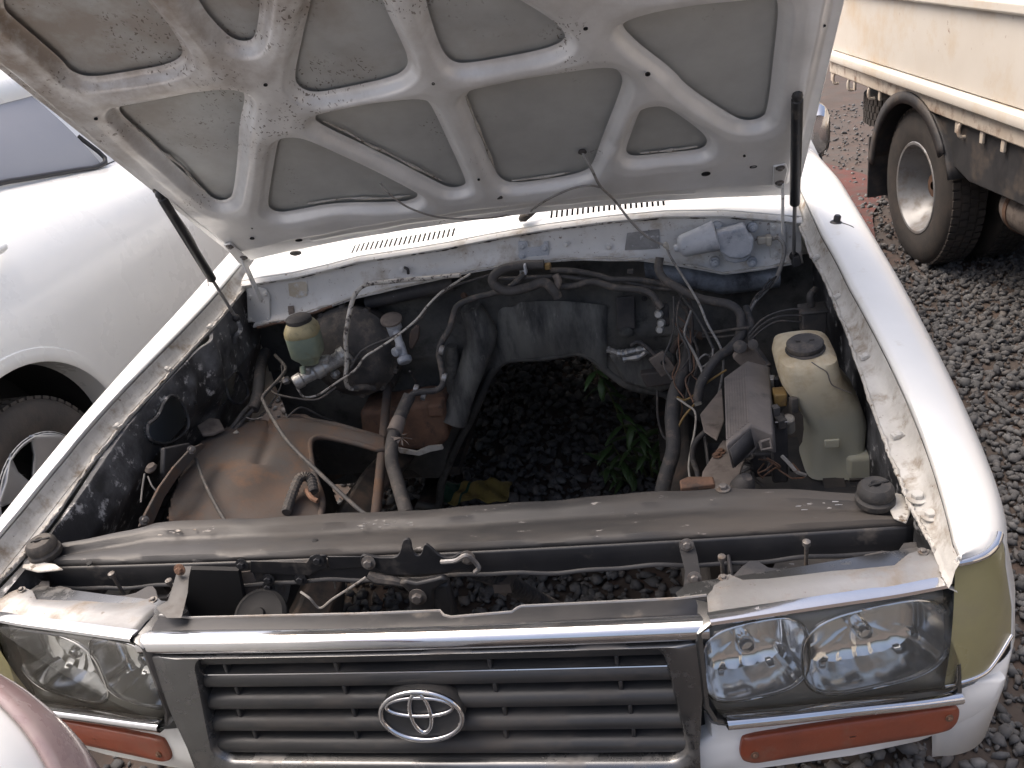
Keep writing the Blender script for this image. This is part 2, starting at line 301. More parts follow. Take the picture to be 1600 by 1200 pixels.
# ================================================================== the setting: ground and gravel
g = MB(); n_ = 60; ext = 300
xs = np.sign(np.linspace(-1, 1, n_))*np.abs(np.linspace(-1, 1, n_))**3*ext
rows = [[(x, y+2, (-.004+.006*math.sin(x*3.1+y*1.7)) if max(abs(x), abs(y)) < 12 else 0) for x in xs] for y in xs]
g.loft(rows); gr = mk('ground', g, mt['ground']); tag(gr, 'packed reddish soil ground of the yard', 'ground', kind='structure')
pc = MB(); cp_ = [(1.52+.34*math.cos(t)*(1+.2*math.sin(3*t+1)), 5.15+1.05*math.sin(t)*(1+.12*math.cos(5*t)), .012) for t in np.linspace(0, 2*math.pi, 40)[:-1]]
pc.add(cp_, [tuple(range(len(cp_)))]); ep = mk('earth_patch', pc, M('red_earth', (.13, .050, .042), (.10, .045, .040), rough=.95, scale=6, dirt=((.08, .055, .048), .4, 9, .3), bump=.8, bscale=40)); tag(ep, 'dark red earth patch on the ground beside the truck', 'earth', kind='structure')
ICO = []
ph = (1+5**.5)/2
for a, b in ((1, ph), (-1, ph), (1, -ph), (-1, -ph)): ICO += [(0, a, b), (a, b, 0), (b, 0, a)]
ICO = np.array(ICO)/np.linalg.norm(ICO[0])
FI = []
for i in range(12):
    for j in range(i+1, 12):
        for k in range(j+1, 12):
            if all(abs(np.linalg.norm(ICO[p]-ICO[q])-1.0515) < .01 for p, q in ((i, j), (j, k), (i, k))):
                n = np.cross(ICO[j]-ICO[i], ICO[k]-ICO[i]); FI.append((i, j, k) if n@ICO[i] > 0 else (i, k, j))
FI = np.array(FI)
def gravel(name, regions, label):
    P = []; S = []
    for x0, x1, y0, y1, dens, s0, s1 in regions:
        n = int((x1-x0)*(y1-y0)*dens); p = np.stack([rng.uniform(x0, x1, n), rng.uniform(y0, y1, n)], 1); P.append(p); S.append(s0+(s1-s0)*rng.random(n)**1.8)
    P = np.concatenate(P); S = np.concatenate(S); n = len(P)
    V = ICO[None]*(1+.75*(rng.random((n, 12, 1))-.5)+.45*(rng.random((n, 12, 3))-.5))
    V = V*(S[:, None, None]*.5*np.stack([rng.uniform(.75, 1.35, n), rng.uniform(.7, 1.1, n), rng.uniform(.40, .75, n)], 1)[:, None, :])
    q = rng.normal(size=(n, 4))*np.array([1, .45, .45, 1]); q /= np.linalg.norm(q, axis=1)[:, None]; w, x, y, z = q.T
    R = np.stack([np.stack([1-2*(y*y+z*z), 2*(x*y-z*w), 2*(x*z+y*w)], 1), np.stack([2*(x*y+z*w), 1-2*(x*x+z*z), 2*(y*z-x*w)], 1), np.stack([2*(x*z-y*w), 2*(y*z+x*w), 1-2*(x*x+y*y)], 1)], 1)
    V = np.einsum('nij,nkj->nki', R, V)
    V[:, :, 0] += P[:, 0:1]; V[:, :, 1] += P[:, 1:2]; V[:, :, 2] += (S*rng.uniform(.08, .5, n))[:, None]
    F = (FI[None]+12*np.arange(n)[:, None, None]).reshape(-1, 3)
    me = bpy.data.meshes.new(name); me.vertices.add(n*12); me.vertices.foreach_set('co', V.reshape(-1).astype(np.float32))
    me.loops.add(len(F)*3); me.loops.foreach_set('vertex_index', F.reshape(-1).astype(np.int32)); me.polygons.add(len(F))
    me.polygons.foreach_set('loop_start', np.arange(0, len(F)*3, 3, dtype=np.int32)); me.polygons.foreach_set('loop_total', np.full(len(F), 3, dtype=np.int32))
    me.update(); me.materials.append(mt['stone']); o = bpy.data.objects.new(name, me); COL.objects.link(o)
    tag(o, label, 'gravel', kind='stuff')
gravel('gravel', [(.82, 2.5, -1.2, 3.6, 2600, .014, .044), (2.5, 4.4, -1.2, 4.2, 700, .02, .05), (.9, 4.4, 3.6, 5.0, 900, .012, .04), (.9, 4.4, 5.0, 8, 260, .010, .035),
                  (-.95, .82, -.5, 3.4, 1600, .018, .052), (-3.4, -.95, -1.6, 3.4, 500, .018, .05), (-3.0, 2.4, -4.2, -.5, 700, .02, .06)], 'grey crushed stone gravel spread over the yard')
# ================================================================== the off-road car whose bonnet is open
CAR = thing('off_road_car', 'white off-road car with its bonnet propped open over an engine bay emptied of its engine', 'car', (0, 1.9, 0))
TH = math.radians(44); HO = A((0, 1.25, 1.2)); HD = A((0, -math.cos(TH), math.sin(TH))); HN = A((0, -math.sin(TH), -math.cos(TH)))
def hxs(px, py):
    q = QP(px, py, HO, HN)-HO; return (q[0], q@HD)
def hw(x, s, h=0): return HO+A((x, 0, 0))+HD*s+HN*h
def hq(px, py, h=0):
    q = QP(px, py, HO+HN*h, HN); return q
PAN = [
 [(31, 33), (98, 90), (109, 107), (140, 118), (197, 109), (262, 98), (287, 83), (284, 66), (258, 26), (232, 0), (195, -55), (150, -75), (20, -40), (0, 5)],
 [(313, 0), (324, 18), (346, 42), (363, 57), (385, 62), (398, 55), (403, 35), (407, 0), (410, -60), (395, -85), (300, -70), (285, -45)],
 [(486, 0), (479, 26), (470, 66), (459, 118), (468, 133), (488, 141), (512, 139), (612, 118), (634, 105), (639, 88), (621, 48), (604, 13), (590, -25), (560, -60), (505, -65), (493, -40)],
 [(666, 0), (672, 22), (683, 57), (694, 81), (709, 94), (731, 96), (836, 77), (871, 66), (884, 55), (880, 44), (858, 24), (819, 0), (760, -35), (700, -70), (655, -60)],
 [(974, 31), (1016, 13), (1080, 3), (1150, -4), (1205, -12), (1217, 0), (1211, 60), (1199, 171), (1188, 182), (1164, 186), (1142, 177), (1072, 131), (1051, 105), (1002, 68), (981, 48), (973, 38)],
 [(186, 164), (193, 160), (245, 151), (324, 136), (368, 131), (381, 140), (383, 153), (374, 188), (372, 241), (365, 298), (359, 308), (341, 311), (326, 302), (271, 252), (206, 190), (188, 173)],
 [(492, 179), (499, 173), (525, 166), (600, 152), (652, 147), (668, 153), (679, 171), (701, 219), (729, 280), (725, 287), (705, 291), (687, 284), (600, 238), (494, 188)],
 [(437, 214), (455, 206), (477, 210), (556, 247), (647, 293), (654, 302), (647, 308), (626, 313), (525, 313), (459, 326), (437, 329), (422, 324), (418, 313), (427, 258), (433, 223)],
 [(727, 147), (736, 136), (753, 129), (845, 112), (932, 100), (959, 101), (972, 114), (972, 131), (941, 210), (926, 254), (913, 265), (880, 273), (819, 282), (792, 282), (777, 271), (771, 256), (749, 201), (729, 153)],
 [(1005, 164), (1016, 158), (1033, 160), (1059, 175), (1094, 201), (1105, 214), (1103, 225), (1090, 231), (1037, 236), (994, 241), (981, 238), (977, 230), (989, 197), (998, 173)]]
polys = [np.array([hxs(*p) for p in P]) for P in PAN]
polys = [np.array([p[:2] for p in chaikin([(*q, 0) for q in P], 2)]) for P in polys]
# the bonnet's front third, above the picture
for P in ([(.33, .84), (.62, .79), (.64, 1.05), (.26, 1.08), (.24, .99)],):
    polys.append(np.array([p[:2] for p in chaikin([(*q, 0) for q in P], 3)]))
HS1 = 1.16
def s_rear(x): return .082-.075*(abs(x)/.74)**2.2
NX, NT = 372, 290; XH = .742
gx = np.linspace(-XH, XH, NX); gtv = np.linspace(0, 1, NT)
X, T = np.meshgrid(gx, gtv); S = s_rear(X)+T*(HS1-.05*(X/.74)**2-s_rear(X))
D = np.full(X.shape, 9.)
for P in polys:
    d = np.full(X.shape, 9.); ins = np.zeros(X.shape, bool)
    for i in range(len(P)):
        a = P[i]; b = P[(i+1) % len(P)]; e = b-a; t = np.clip(((X-a[0])*e[0]+(S-a[1])*e[1])/(e@e+1e-12), 0, 1)
        d = np.minimum(d, np.hypot(X-a[0]-t*e[0], S-a[1]-t*e[1]))
        if a[1] != b[1]: ins ^= ((a[1] > S) != (b[1] > S)) & (X < (b[0]-a[0])*(S-a[1])/(b[1]-a[1])+a[0])
    D = np.minimum(D, np.where(ins, -d, d))
sst = lambda v: np.clip(v, 0, 1)**2*(3-2*np.clip(v, 0, 1))
eside = XH-np.abs(X); erear = S-s_rear(X); e = np.minimum(eside, erear*1.0)
Hh = .006+.021*sst((D-.005)/.020)+.004*sst((D-.02)/.03)
Hh = np.where(D < .0005, .004*np.clip(D/.0015, -1, 1), Hh)
Hh = Hh*np.minimum(.30+.70*sst((eside-.016)/.022), .26+.74*sst((erear-.070)/.022))
Hh += .0035*np.exp(-((erear-.034)/.006)**2)*(np.abs(X) < .5)                     # pressed bead along the rear edge
Hh += .0018*(np.sin(X*31+S*17)*np.sin(S*23-X*9))*sst(D/.03)                      # slight waviness of hand-beaten sheet
Hh -= .007*np.exp(-(((X-.32)/.02)**2+((S-.36)/.02)**2)) + .006*np.exp(-(((X+.05)/.02)**2+((S-.38)/.02)**2))
gS, gX = np.gradient(D, axis=0), np.gradient(D, axis=1); dS, dX = np.gradient(S, axis=0), gx[1]-gx[0]
gXr = gX/dX; gSr = gS/np.where(np.abs(dS) < 1e-6, 1e-6, dS); gn = gXr**2+gSr**2+1e-9
near = (np.abs(D) < .0036); Xs = np.where(near, X-D*gXr/gn, X); Ss = np.where(near, S-D*gSr/gn, S)
Hh = np.where(near, .0045, Hh); X, S = np.clip(Xs, -XH, XH), Ss; D = np.where(near, 0, D)
W = HO[None, None]+X[..., None]*A((1, 0, 0))+S[..., None]*HD+Hh[..., None]*HN
def hh_at(px, py):
    x, s = hxs(px, py); t = (s-s_rear(x))/(HS1-.05*(x/.74)**2-s_rear(x)); i = int(np.clip(round(t*(NT-1)), 0, NT-1)); j = int(np.clip(round((x+XH)/(2*XH)*(NX-1)), 0, NX-1)); return float(Hh[i, j])
keep = ~((D[:-1, :-1] <= 0) & (D[1:, :-1] <= 0) & (D[:-1, 1:] <= 0) & (D[1:, 1:] <= 0))
ii, jj = np.nonzero(keep); F = np.stack([ii*NX+jj, ii*NX+jj+1, (ii+1)*NX+jj+1, (ii+1)*NX+jj], 1)
hf = MB(); hf.V = [tuple(v) for v in W.reshape(-1, 3)]; hf.F = [tuple(f) for f in F]
# outer skin (the part), with a hemmed rim, and the pressed inner frame as its sub-part
sk = MB(); nx = 40; ns = 30
def skp(u, v, h):
    x = -XH-.004+u*(2*XH+.008); s0 = s_rear(min(abs(x), XH))-.004; return hw(x, s0+v*(HS1+.004-.05*(x/.74)**2-s0), h-.0)
ra = [[skp(u, v, -.005) for u in np.linspace(0, 1, nx)] for v in np.linspace(0, 1, ns)]; rb = [[skp(u, v, -.014-.025*math.sin(math.pi*u)*1) for u in np.linspace(0, 1, nx)] for v in np.linspace(0, 1, ns)]
sk.loft(ra); sk.loft(rb)
o_ = nx*ns
def edge(idx):
    for a, b in zip(idx[:-1], idx[1:]): sk.F.append((a, b, b+o_, a+o_))
edge([j for j in range(nx)]); edge([(ns-1)*nx+j for j in range(nx)]); edge([i*nx for i in range(ns)]); edge([i*nx+nx-1 for i in range(ns)])
HOOD = mk('bonnet', sk, mt['hskin'], CAR, label='stained grey underside of the raised bonnet')
HOOD.data.materials.append(mt['white'])
for i in range(nx*ns-nx-ns+1, len(HOOD.data.polygons)): HOOD.data.polygons[i].material_index = 1
mk('inner_frame', hf, mt['hframe'], HOOD, smooth=60, label='pressed pale metal frame with rounded cut-outs')
rim = MB()
loopx = [(-XH, s_rear(XH)+(HS1-.05-s_rear(XH))*t) for t in np.linspace(1, 0, 24)]+[(x, s_rear(x)) for x in np.linspace(-XH, XH, 60)[1:-1]]+[(XH, s_rear(XH)+(HS1-.05-s_rear(XH))*t) for t in np.linspace(0, 1, 24)]
rim.tube([hw(x, s, .003) for x, s in loopx], .0055, seg=6, n=0); mk('hem', rim, mt['hframe'], HOOD, smooth=60)
# sealant runs along panel edges (torn beads)
for pts in ([(206, 193), (230, 215), (252, 236), (262, 243), (285, 262), (300, 279), (322, 300)], [(505, 190), (540, 206), (580, 228), (600, 236), (640, 257), (690, 283)], [(728, 150), (740, 182), (756, 220), (772, 262)], [(480, 318), (540, 311), (600, 309), (640, 306)], [(800, 283), (850, 277), (890, 270)], [(1000, 240), (1050, 234), (1090, 229)]):
    b = MB(); b.tube([hq(p[0]+random.uniform(-1, 1), p[1]+random.uniform(-1, 1), .004) for p in pts], [.0015, .003, .0015, .0045, .002, .0035, .001], seg=6, n=5, wob=.6); mk('sealant_bead', b, mt['caulk'], HOOD, smooth=60)
# holes and slots in the frame: dark sunk cups with a rolled rim
def hole(px, py, rx, ry, h=.022, rot=0):
    h = hh_at(px, py)+.0005; c = hq(px, py, h); b = MB(); ux = A((math.cos(rot), 0, 0))+HD*math.sin(rot); b.lathe([(1.0, .004), (1.0, .0065), (.86, .0062), (.80, .003)], c-HN*.004, HN, seg=16, sq=(rx, ry), u=ux, caps=True)
    mk('drain_hole', b, mt['void'], HOOD, smooth=60)
for a in [(394, 372, .006, .005, .008), (468, 363, .011, .008, .008), (467, 375, .010, .005, .008), (394, 356, .002, .002, .012), (1103, 271, .010, .008, .008), (1115, 282, .012, .004, .008), (1177, 260, .008, .004, .012), (1163, 243, .003, .003, .022),
          (677, 130, .003, .003, .03), (915, 44, .004, .003, .03), (979, 185, .003, .003, .03), (748, 280, .003, .003, .03), (415, 132, .004, .003, .03), (150, 185, .004, .003, .02), (556, 247, .002, .002, .03), (602, 342, .004, .002, .008), (1352, 0, .004, .004, .01), (1012, 115, .005, .005, .02), (1283, 40, .008, .003, .01)]:
    if a[0] < 1290: hole(*a)
b = MB()
for p, q in (((757, 322), (757, 313)), ((757, 313), (784, 308)), ((784, 308), (784, 317))): b.tube([hq(*p, hh_at(*p)+.004), hq(*q, hh_at(*q)+.010)], .004, n=0)
mk('stay_clip', b, mt['black'], HOOD)
b = MB(); b.lathe([(.016, 0), (.018, .004), (.014, .007), (.006, .010)], hq(462, 394, -.012), HN, seg=14, sq=(1, .6)); mk('rubber_plug', b, mt['rubber'], HOOD)
# release cable / washer hose hanging across the cowl
CAB = [(594, 286), (606, 301), (640, 325), (690, 340), (760, 341), (815, 333)]
b = MB(); b.tube([hq(594, 286, .01), hq(606, 301, .03), hq(640, 325, .04), hq(690, 340, .035), hq(760, 341, .03), Q(822, 331, y=1.225)], .0024, n=8); mk('washer_hose', b, mt['cable'], CAR)
b = MB(); b.tube([Q(822, 336, y=1.225), hq(850, 315, .035), hq(890, 296, .045), hq(920, 290, .05), hq(940, 293, .05)], .0026, n=8); mk('washer_hose', b, mt['cable'], CAR)
b = MB(); b.tube([hq(910, 238, .004), hq(925, 266, .04), hq(938, 291, .05), Q(960, 313, y=1.13), Q(985, 345, y=1.14), Q(1008, 368, y=1.15), Q(1030, 380, y=1.16), Q(1040, 383, y=1.165)], .0032, n=8); mk('washer_hose', b, mt['cable'], CAR)
b = MB(); b.tube([Q(1040, 383, y=1.165), Q(1048, 402, y=1.16), Q(1060, 421, y=1.15), Q(1090, 470, y=1.05), Q(1105, 505, y=1.0), Q(1130, 560, y=.96), Q(1118, 640, y=.93)], .003, n=8); mk('washer_hose', b, mt['cable'], CAR)
b = MB(); b.lathe([(.006, -.006), (.008, 0), (.006, .006), (.003, .012)], Q(1040, 383, y=1.163), (.6, -.2, -1), seg=10); mk('hose_joint', b, mt['paleplastic'], CAR)
b = MB(); b.lathe([(.008, -.004), (.010, 0), (.006, .003)], hq(910, 238, .004), HN, seg=12); mk('hose_grommet', b, mt['hose'], HOOD)
b = MB(); b.tube([Q(812, 344, y=1.235), Q(822, 337, y=1.235), Q(842, 326, y=1.25)], [.006, .013, .010, .003], seg=10); mk('washer_nozzle', b, mt['rubber'], CAR)
# ------------------------------------------------------------------ bolts shared by everything
def bolt_mesh(r, mat):
    b = MB(); b.lathe([(r*1.7, 0), (r*1.7, r*.25), (r*1.15, r*.3)], (0, 0, 0), (0, 0, 1), seg=14); b.lathe([(r, r*.3), (r, r*1.0), (r*.8, r*1.15)], (0, 0, 0), (0, 0, 1), seg=6); return mesh_of(b, mat)
BOLT = {k: bolt_mesh(.006, mt[m]) for k, m in (('zinc', 'darkzinc'), ('black', 'black'), ('white', 'ledge'), ('cowl', 'cowl'), ('rust', 'rusty'), ('silver', 'silver'))}
def bolt(p, n, kind='zinc', s=1, parent=None): return inst('bolt', BOLT[kind], parent or CAR, p, zrot(n), (s, s, s))
# ------------------------------------------------------------------ fenders (one per side)
def curve(pts, z0):
    P = np.array([QZ(*p, z0) for p in pts]); c = np.polyfit(P[:, 1], P[:, 0], 3); lo, hi = P[:, 1].min(), P[:, 1].max(); return lambda y: float(np.polyval(c, min(max(y, lo), hi)))
crest = {1: curve([(1301, 400), (1335, 466), (1386, 553), (1423, 641), (1465, 750), (1480, 800), (1490, 850), (1252, 300)], 1.035),
         -1: curve([(375, 438), (330, 479), (277, 526), (225, 579), (172, 635), (124, 687), (56, 766), (34, 796)], 1.035)}
bay = {1: curve([(1270, 400), (1300, 466), (1337, 553), (1369, 641), (1405, 750), (1420, 787), (1455, 850)], .992),
       -1: curve([(381, 448), (352, 489), (300, 537), (262, 590), (210, 642), (161, 699), (124, 740), (94, 796)], .992)}
PLAN = [(.752, .072), (.783, .078), (.810, .090), (.832, .112), (.850, .15), (.866, .205), (.880, .285), (.896, .45), (.908, .8), (.908, 1.1), (.905, 1.4), (.90, 1.75)]
CY = [.060, .066, .076, .096, .13, .185, .265, .43, .8, 1.1, 1.4, 1.75]
# denser stations
pi_ = np.linspace(0, len(PLAN)-1, 67); PL = np.array(crom([(*p, c) for p, c in zip(PLAN, CY)], 6))
FEND = {}; FRT = {}; LAMP_N = 20
def zc(y): return 1.035+.115*min(y, 1.45)
for sd in (1, -1):
    top = MB(); inn = MB(); rt = []; ri = []; bead = []
    for px_, py_, cy in PL:
        yy = min(max(cy, .09), 1.25); c0 = abs(crest[sd](yy)); b0 = abs(bay[sd](min(max(cy, .2), 1.2)))
        if cy < .2: t0 = max(0, (cy-.06)/.14); b0 = b0*t0+(c0-.010)*(1-t0)
        c0 = max(c0, b0+.010 if cy < .2 else b0+.022); z1 = zc(cy)
        if cy > 1.2: c0 = max(c0, .745)
        c = A((c0, cy)); p = A((px_, py_)); e_ = p-c; sec = []
        sec.append((c0, cy, z1-.004)); sec.append((c0+e_[0]*.03, cy+e_[1]*.03, z1+.002))
        for f, dz in ((.12, .004), (.30, .003), (.48, -.002), (.64, -.011), (.78, -.025), (.89, -.045), (.965, -.073), (1.0, -.115)):
            sec.append((c0+e_[0]*f, cy+e_[1]*f, z1+dz*(.45+.55*min(1, cy/.35))))
        tipz = sec[-1][2]
        for t in (.25, .5, .75, 1.0):
            zz = tipz+(.64-tipz)*t; bul = .030*math.sin(math.pi*min(t*.9+.02, 1))*min(1, cy/.12)
            nrm = e_/(np.linalg.norm(e_)+1e-9); sec.append((p[0]+nrm[0]*bul, p[1]+nrm[1]*bul, zz))
        rt.append([(sd*a, b_, c_) for a, b_, c_ in sec])
        j = random.uniform(-.001, .001)
        ri.append([(sd*(c0-.001), cy, z1-.006), (sd*(c0-.006), cy, z1-.020), (sd*max(c0-.012, b0+.002), cy, z1-.036), (sd*max(c0-.02, b0+.0015), cy, z1-.0405), (sd*min(b0+.012, max(c0-.02, b0+.001)), cy, z1-.042), (sd*(b0+j), cy, z1-.044), (sd*(b0-.002+j), cy, z1-.050), (sd*(b0+.010), cy, z1-.058)])
        bead.append((sd*(b0-.001+j), cy, z1-.044))
    m_ = len(rt[0]); top.V = [tuple(map(float, p)) for r in rt for p in r]; FRT[sd] = rt
    for i in range(len(rt)-1):
        for j in range(m_-1):
            if i < LAMP_N and 6 <= j < 11: continue                     # opening for the corner lamp
            top.F.append((i*m_+j, i*m_+j+1, (i+1)*m_+j+1, (i+1)*m_+j))
    inn.loft(ri)
    FEND[sd] = mk('fender', top, mt['white'], CAR, smooth=50, solid=.0015)
    mk('gutter_ledge', inn, mt['ledge'], FEND[sd], smooth=50)
    bd = MB(); dense = crom([q for q, s_ in zip(bead, PL) if .12 < s_[2] < 1.22], 4)
    bd.tube([q+rng.normal(size=3)*.0008 for q in dense], .0032, seg=6, n=0, wob=.8); mk('sealant_bead', bd, mt['caulk'], FEND[sd], smooth=60)
    # weatherstrip clips along the ledge
    cl = MB(); cl.box((0, 0, .003), (.020, .011, .006)); cl.lathe([(.006, .004), (.0065, .008), (.003, .011)], (0, 0, 0), (0, 0, 1), seg=10); cme = mesh_of(cl, mt['ledge'])
    for q in ([(1310, 466), (1352, 560), (1403, 683), (1277, 405)] if sd > 0 else [(330, 512), (262, 579), (185, 668)]):
        p = QZ(*q, .995); inst('strip_clip', cme, CAR, p, Matrix.Rotation(.2*sd, 3, 'Z'))
    for q in ([(1433, 778), (1432, 781)][:1] if sd > 0 else []): bolt(QZ(*q, .996), (0, -.1, 1), 'white', 1.5)
p = QZ(1434, 780, .996); bolt(QZ(1453, 806, 1.0), (0, -.1, 1), 'white', 1.3)
# torn metal tip on the right fender's front corner
b = MB(); b.prism([Q(1478, 826, z=1.03), Q(1500, 838, z=1.03), Q(1520, 858, z=1.02), Q(1512, 872, z=1.015), Q(1488, 872, z=1.02), Q(1480, 850, z=1.03)], (0, -.002, -.012)); mk('torn_corner_plate', b, mt['caulk'], FEND[1], bevel=.003)
bolt(Q(1502, 862, z=1.035), (0, -.2, 1), 'white', 1.0)
# aerial base on the right fender
b = MB(); pz = QZ(1306, 352, 1.03); b.lathe([(.017, 0), (.016, .006), (.011, .010)], pz, (.2, 0, 1), seg=14); b.lathe([(.008, .006), (.008, .022), (.006, .025)], pz, (.15, -.1, 1), seg=10); mk('aerial_base', b, mt['trim'], CAR)
b = MB(); b.tube([pz+A((.006, 0, .004)), pz+A((.03, -.02, -.004)), pz+A((.034, -.03, -.012))], .005, seg=8); mk('aerial_lead', b, mt['rubber'], CAR)

# ------------------------------------------------------------------ aprons (inner fender walls)
def grid_wall(fn, U, V_, holes=(), hfn=None):
    b = MB(); V3 = [[fn(u, v) for u in U] for v in V_]; n = len(U)
    b.V = [tuple(p) for r in V3 for p in r]
    def inside(u, v, P):
        c = False
        for i in range(len(P)):
            a, q = P[i], P[(i+1) % len(P)]
            if (a[1] > v) != (q[1] > v) and u < (q[0]-a[0])*(v-a[1])/(q[1]-a[1])+a[0]: c = not c
        return c
    for i in range(len(V_)-1):
        for j in range(n-1):
            um, vm = (U[j]+U[j+1])/2, (V_[i]+V_[i+1])/2
            if any(inside(um, vm, P) for P in holes): continue
            b.F.append((i*n+j, i*n+j+1, (i+1)*n+j+1, (i+1)*n+j))
    return b
XL = -.770
hol = [[tuple(Q(*p, x=XL)[1:]) for p in [(229, 663), (244, 650), (255, 627), (266, 618), (281, 627), (291, 650), (291, 669), (277, 684), (259, 693), (240, 691), (229, 680)]],
       [tuple(Q(*p, x=XL)[1:]) for p in [(349, 597), (368, 580), (386, 614), (372, 632), (356, 622)]]]
def apL(y, z):
    x = XL+.012*math.sin(y*9+z*5)+.010*math.sin(z*17-y*4)-.55*max(0, .95-z)
    for (hy, hz) in bump_l: x += .010*math.exp(-((y-hy)**2+(z-hz)**2)/.00035)
    x += .018*math.exp(-((y-.95)/.03)**2)
    return (x, y, z)
bump_l = [tuple(Q(*p, x=XL)[1:]) for p in [(298, 630), (325, 608), (318, 580), (293, 602)]]
wl = grid_wall(apL, np.linspace(.10, 1.30, 190), np.linspace(.42, 1.16, 120), hol)
# trim the top to the underside of the fender ledge
wl.V = [(x, y, max(min(z, zc(y)-.052), .70 if y < .5 else 0)) for x, y, z in wl.V]
mk('apron', wl, mt['apron'], CAR, smooth=60, label='dark apron flecked with white overspray and pierced by a ragged hole')
for P in hol:
    e_ = MB(); e_.tube([(XL+.004, y, z) for y, z in P+P[:1]], .004, seg=6, n=4); mk('hole_flange', e_, mt['apron'], CAR, smooth=60)
XR = .80
def apR(y, z): return (XR+.010*math.sin(y*8+z*7)+.02*max(0, .9-z)+.012*math.exp(-((y-.35)/.03)**2), y, max(min(z, zc(y)-.052), .70 if y < .5 else 0))
mk('apron', grid_wall(apR, np.linspace(.10, 1.30, 90), np.linspace(.42, 1.16, 50)), mt['apron'], CAR, smooth=60)
for p in ((1242, 620), (1330, 700), (1350, 640)): pass
for q in bump_l: bolt((XL+.012, *q), (1, 0, 0), 'black', .8)
# ------------------------------------------------------------------ cowl: top with louvres, front panel, flange
LIP = [Q(*p, y=1.222) for p in [(388, 440), (400, 437), (460, 428), (520, 414), (560, 403), (640, 391), (700, 381), (760, 369), (850, 353), (950, 340), (1040, 332), (1130, 331), (1225, 339), (1244, 342)]]
FLG = [Q(*p, y=1.205) for p in [(384, 512), (450, 499), (500, 482), (560, 463), (620, 449), (700, 431), (760, 419), (820, 409), (900, 404), (1000, 405), (1060, 413), (1130, 426), (1190, 419), (1243, 409)]]
lx = np.array(LIP); fx = np.array(FLG)
lipz = lambda x: float(np.interp(x, lx[:, 0], lx[:, 2])); flgz = lambda x: float(np.interp(x, fx[:, 0], fx[:, 2]))
def cowlz(x, y):  # cowl top surface
    t = (y-1.222)/.30; return lipz(x)+.052*max(t, 0)**.75+.004
xb = sorted(set([round(v, 4) for v in np.linspace(-.752, .752, 40)])); slots = []
SP = .0137
for sgn in (-1, 1):
    for k in range(22):
        xa = sgn*.132+sgn*SP*k; slots.append((min(xa, xa+sgn*.0055), max(xa, xa+sgn*.0055)))
xb = [x for x in xb if not any(a-.004 < x < b_+.004 for a, b_ in slots)]+[v for s_ in slots for v in s_]; xb = sorted(xb)
def slot_y(x): return (1.262+.0, 1.315)
yb = [1.222, 1.225, 1.231, 1.237, 1.243, 1.287, 1.33, 1.42, 1.52]
ct = MB(); n = len(xb); ct.V = [(x, y, cowlz(x, y)) for y in yb for x in xb]
isl = lambda a, b_: any(abs(a-s_[0]) < 1e-4 and abs(b_-s_[1]) < 1e-4 for s_ in slots)
for i in range(len(yb)-1):
    for j in range(n-1):
        if i == 4 and isl(xb[j], xb[j+1]): continue
        ct.F.append((i*n+j, i*n+j+1, (i+1)*n+j+1, (i+1)*n+j))
COWL = mk('cowl_top', ct, mt['white'], CAR, smooth=50, solid=.002)
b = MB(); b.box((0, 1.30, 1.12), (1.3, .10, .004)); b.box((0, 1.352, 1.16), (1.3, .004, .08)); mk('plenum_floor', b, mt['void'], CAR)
rows = []
for x in np.linspace(-.752, .752, 120):
    a, c = lipz(x), flgz(x); w_ = .0025*math.sin(x*40)
    rows.append([(x, 1.220, a+.004), (x, 1.212, a-.001), (x, 1.208, a-.006), (x, 1.212, a-.012), (x, 1.222, a-.016), (x, 1.226, a-.03), (x, 1.228, a*.5+c*.5), (x, 1.226, c+.016), (x, 1.218, c+.006), (x, 1.203, c+.002+w_*.3), (x, 1.198+w_*.5, c), (x, 1.200+w_*.5, c-.004), (x, 1.214, c-.004), (x, 1.26, c-.012), (x, 1.305, c-.020)])
b = MB(); b.loft(rows); CPAN = mk('cowl_front_panel', b, mt['cowl'], CAR, smooth=50, label='pale sprayed panel below the cowl')
b = MB(); b.tube([A((x, 1.2145+.002*math.sin(x*60), lipz(x)-.0105+.0012*math.sin(x*47))) for x in np.linspace(-.70, .735, 160)], .0026, seg=6, n=0, wob=.9); mk('weatherstrip', b, mt['chassis'], CPAN, smooth=60)
b = MB(); b.tube([A((x, 1.2005+.002*math.sin(x*31), flgz(x)+.003+.0015*math.sin(x*53))) for x in np.linspace(-.74, .74, 120)], .0028, seg=6, n=0, wob=1.3); mk('sealant_bead', b, mt['caulk'], CPAN, smooth=60)
b = MB(); b.tube([A((x, 1.199, flgz(x)-.0035+.001*math.sin(x*71))) for x in np.linspace(-.74, -.50, 40)], .0045, seg=6, n=0, wob=.5); mk('rusted_edge', b, mt['rusty'], CPAN, smooth=60)
def cp(px, py, off=0): return Q(px, py, y=1.226-off)
def plate(name, pts, mat, t=.003, off=0, parent=None, bevel=.0012):
    b = MB(); b.prism([cp(*p, off) for p in pts], (0, -t, 0)); return mk(name, b, mt[mat], parent or CPAN, bevel=bevel)
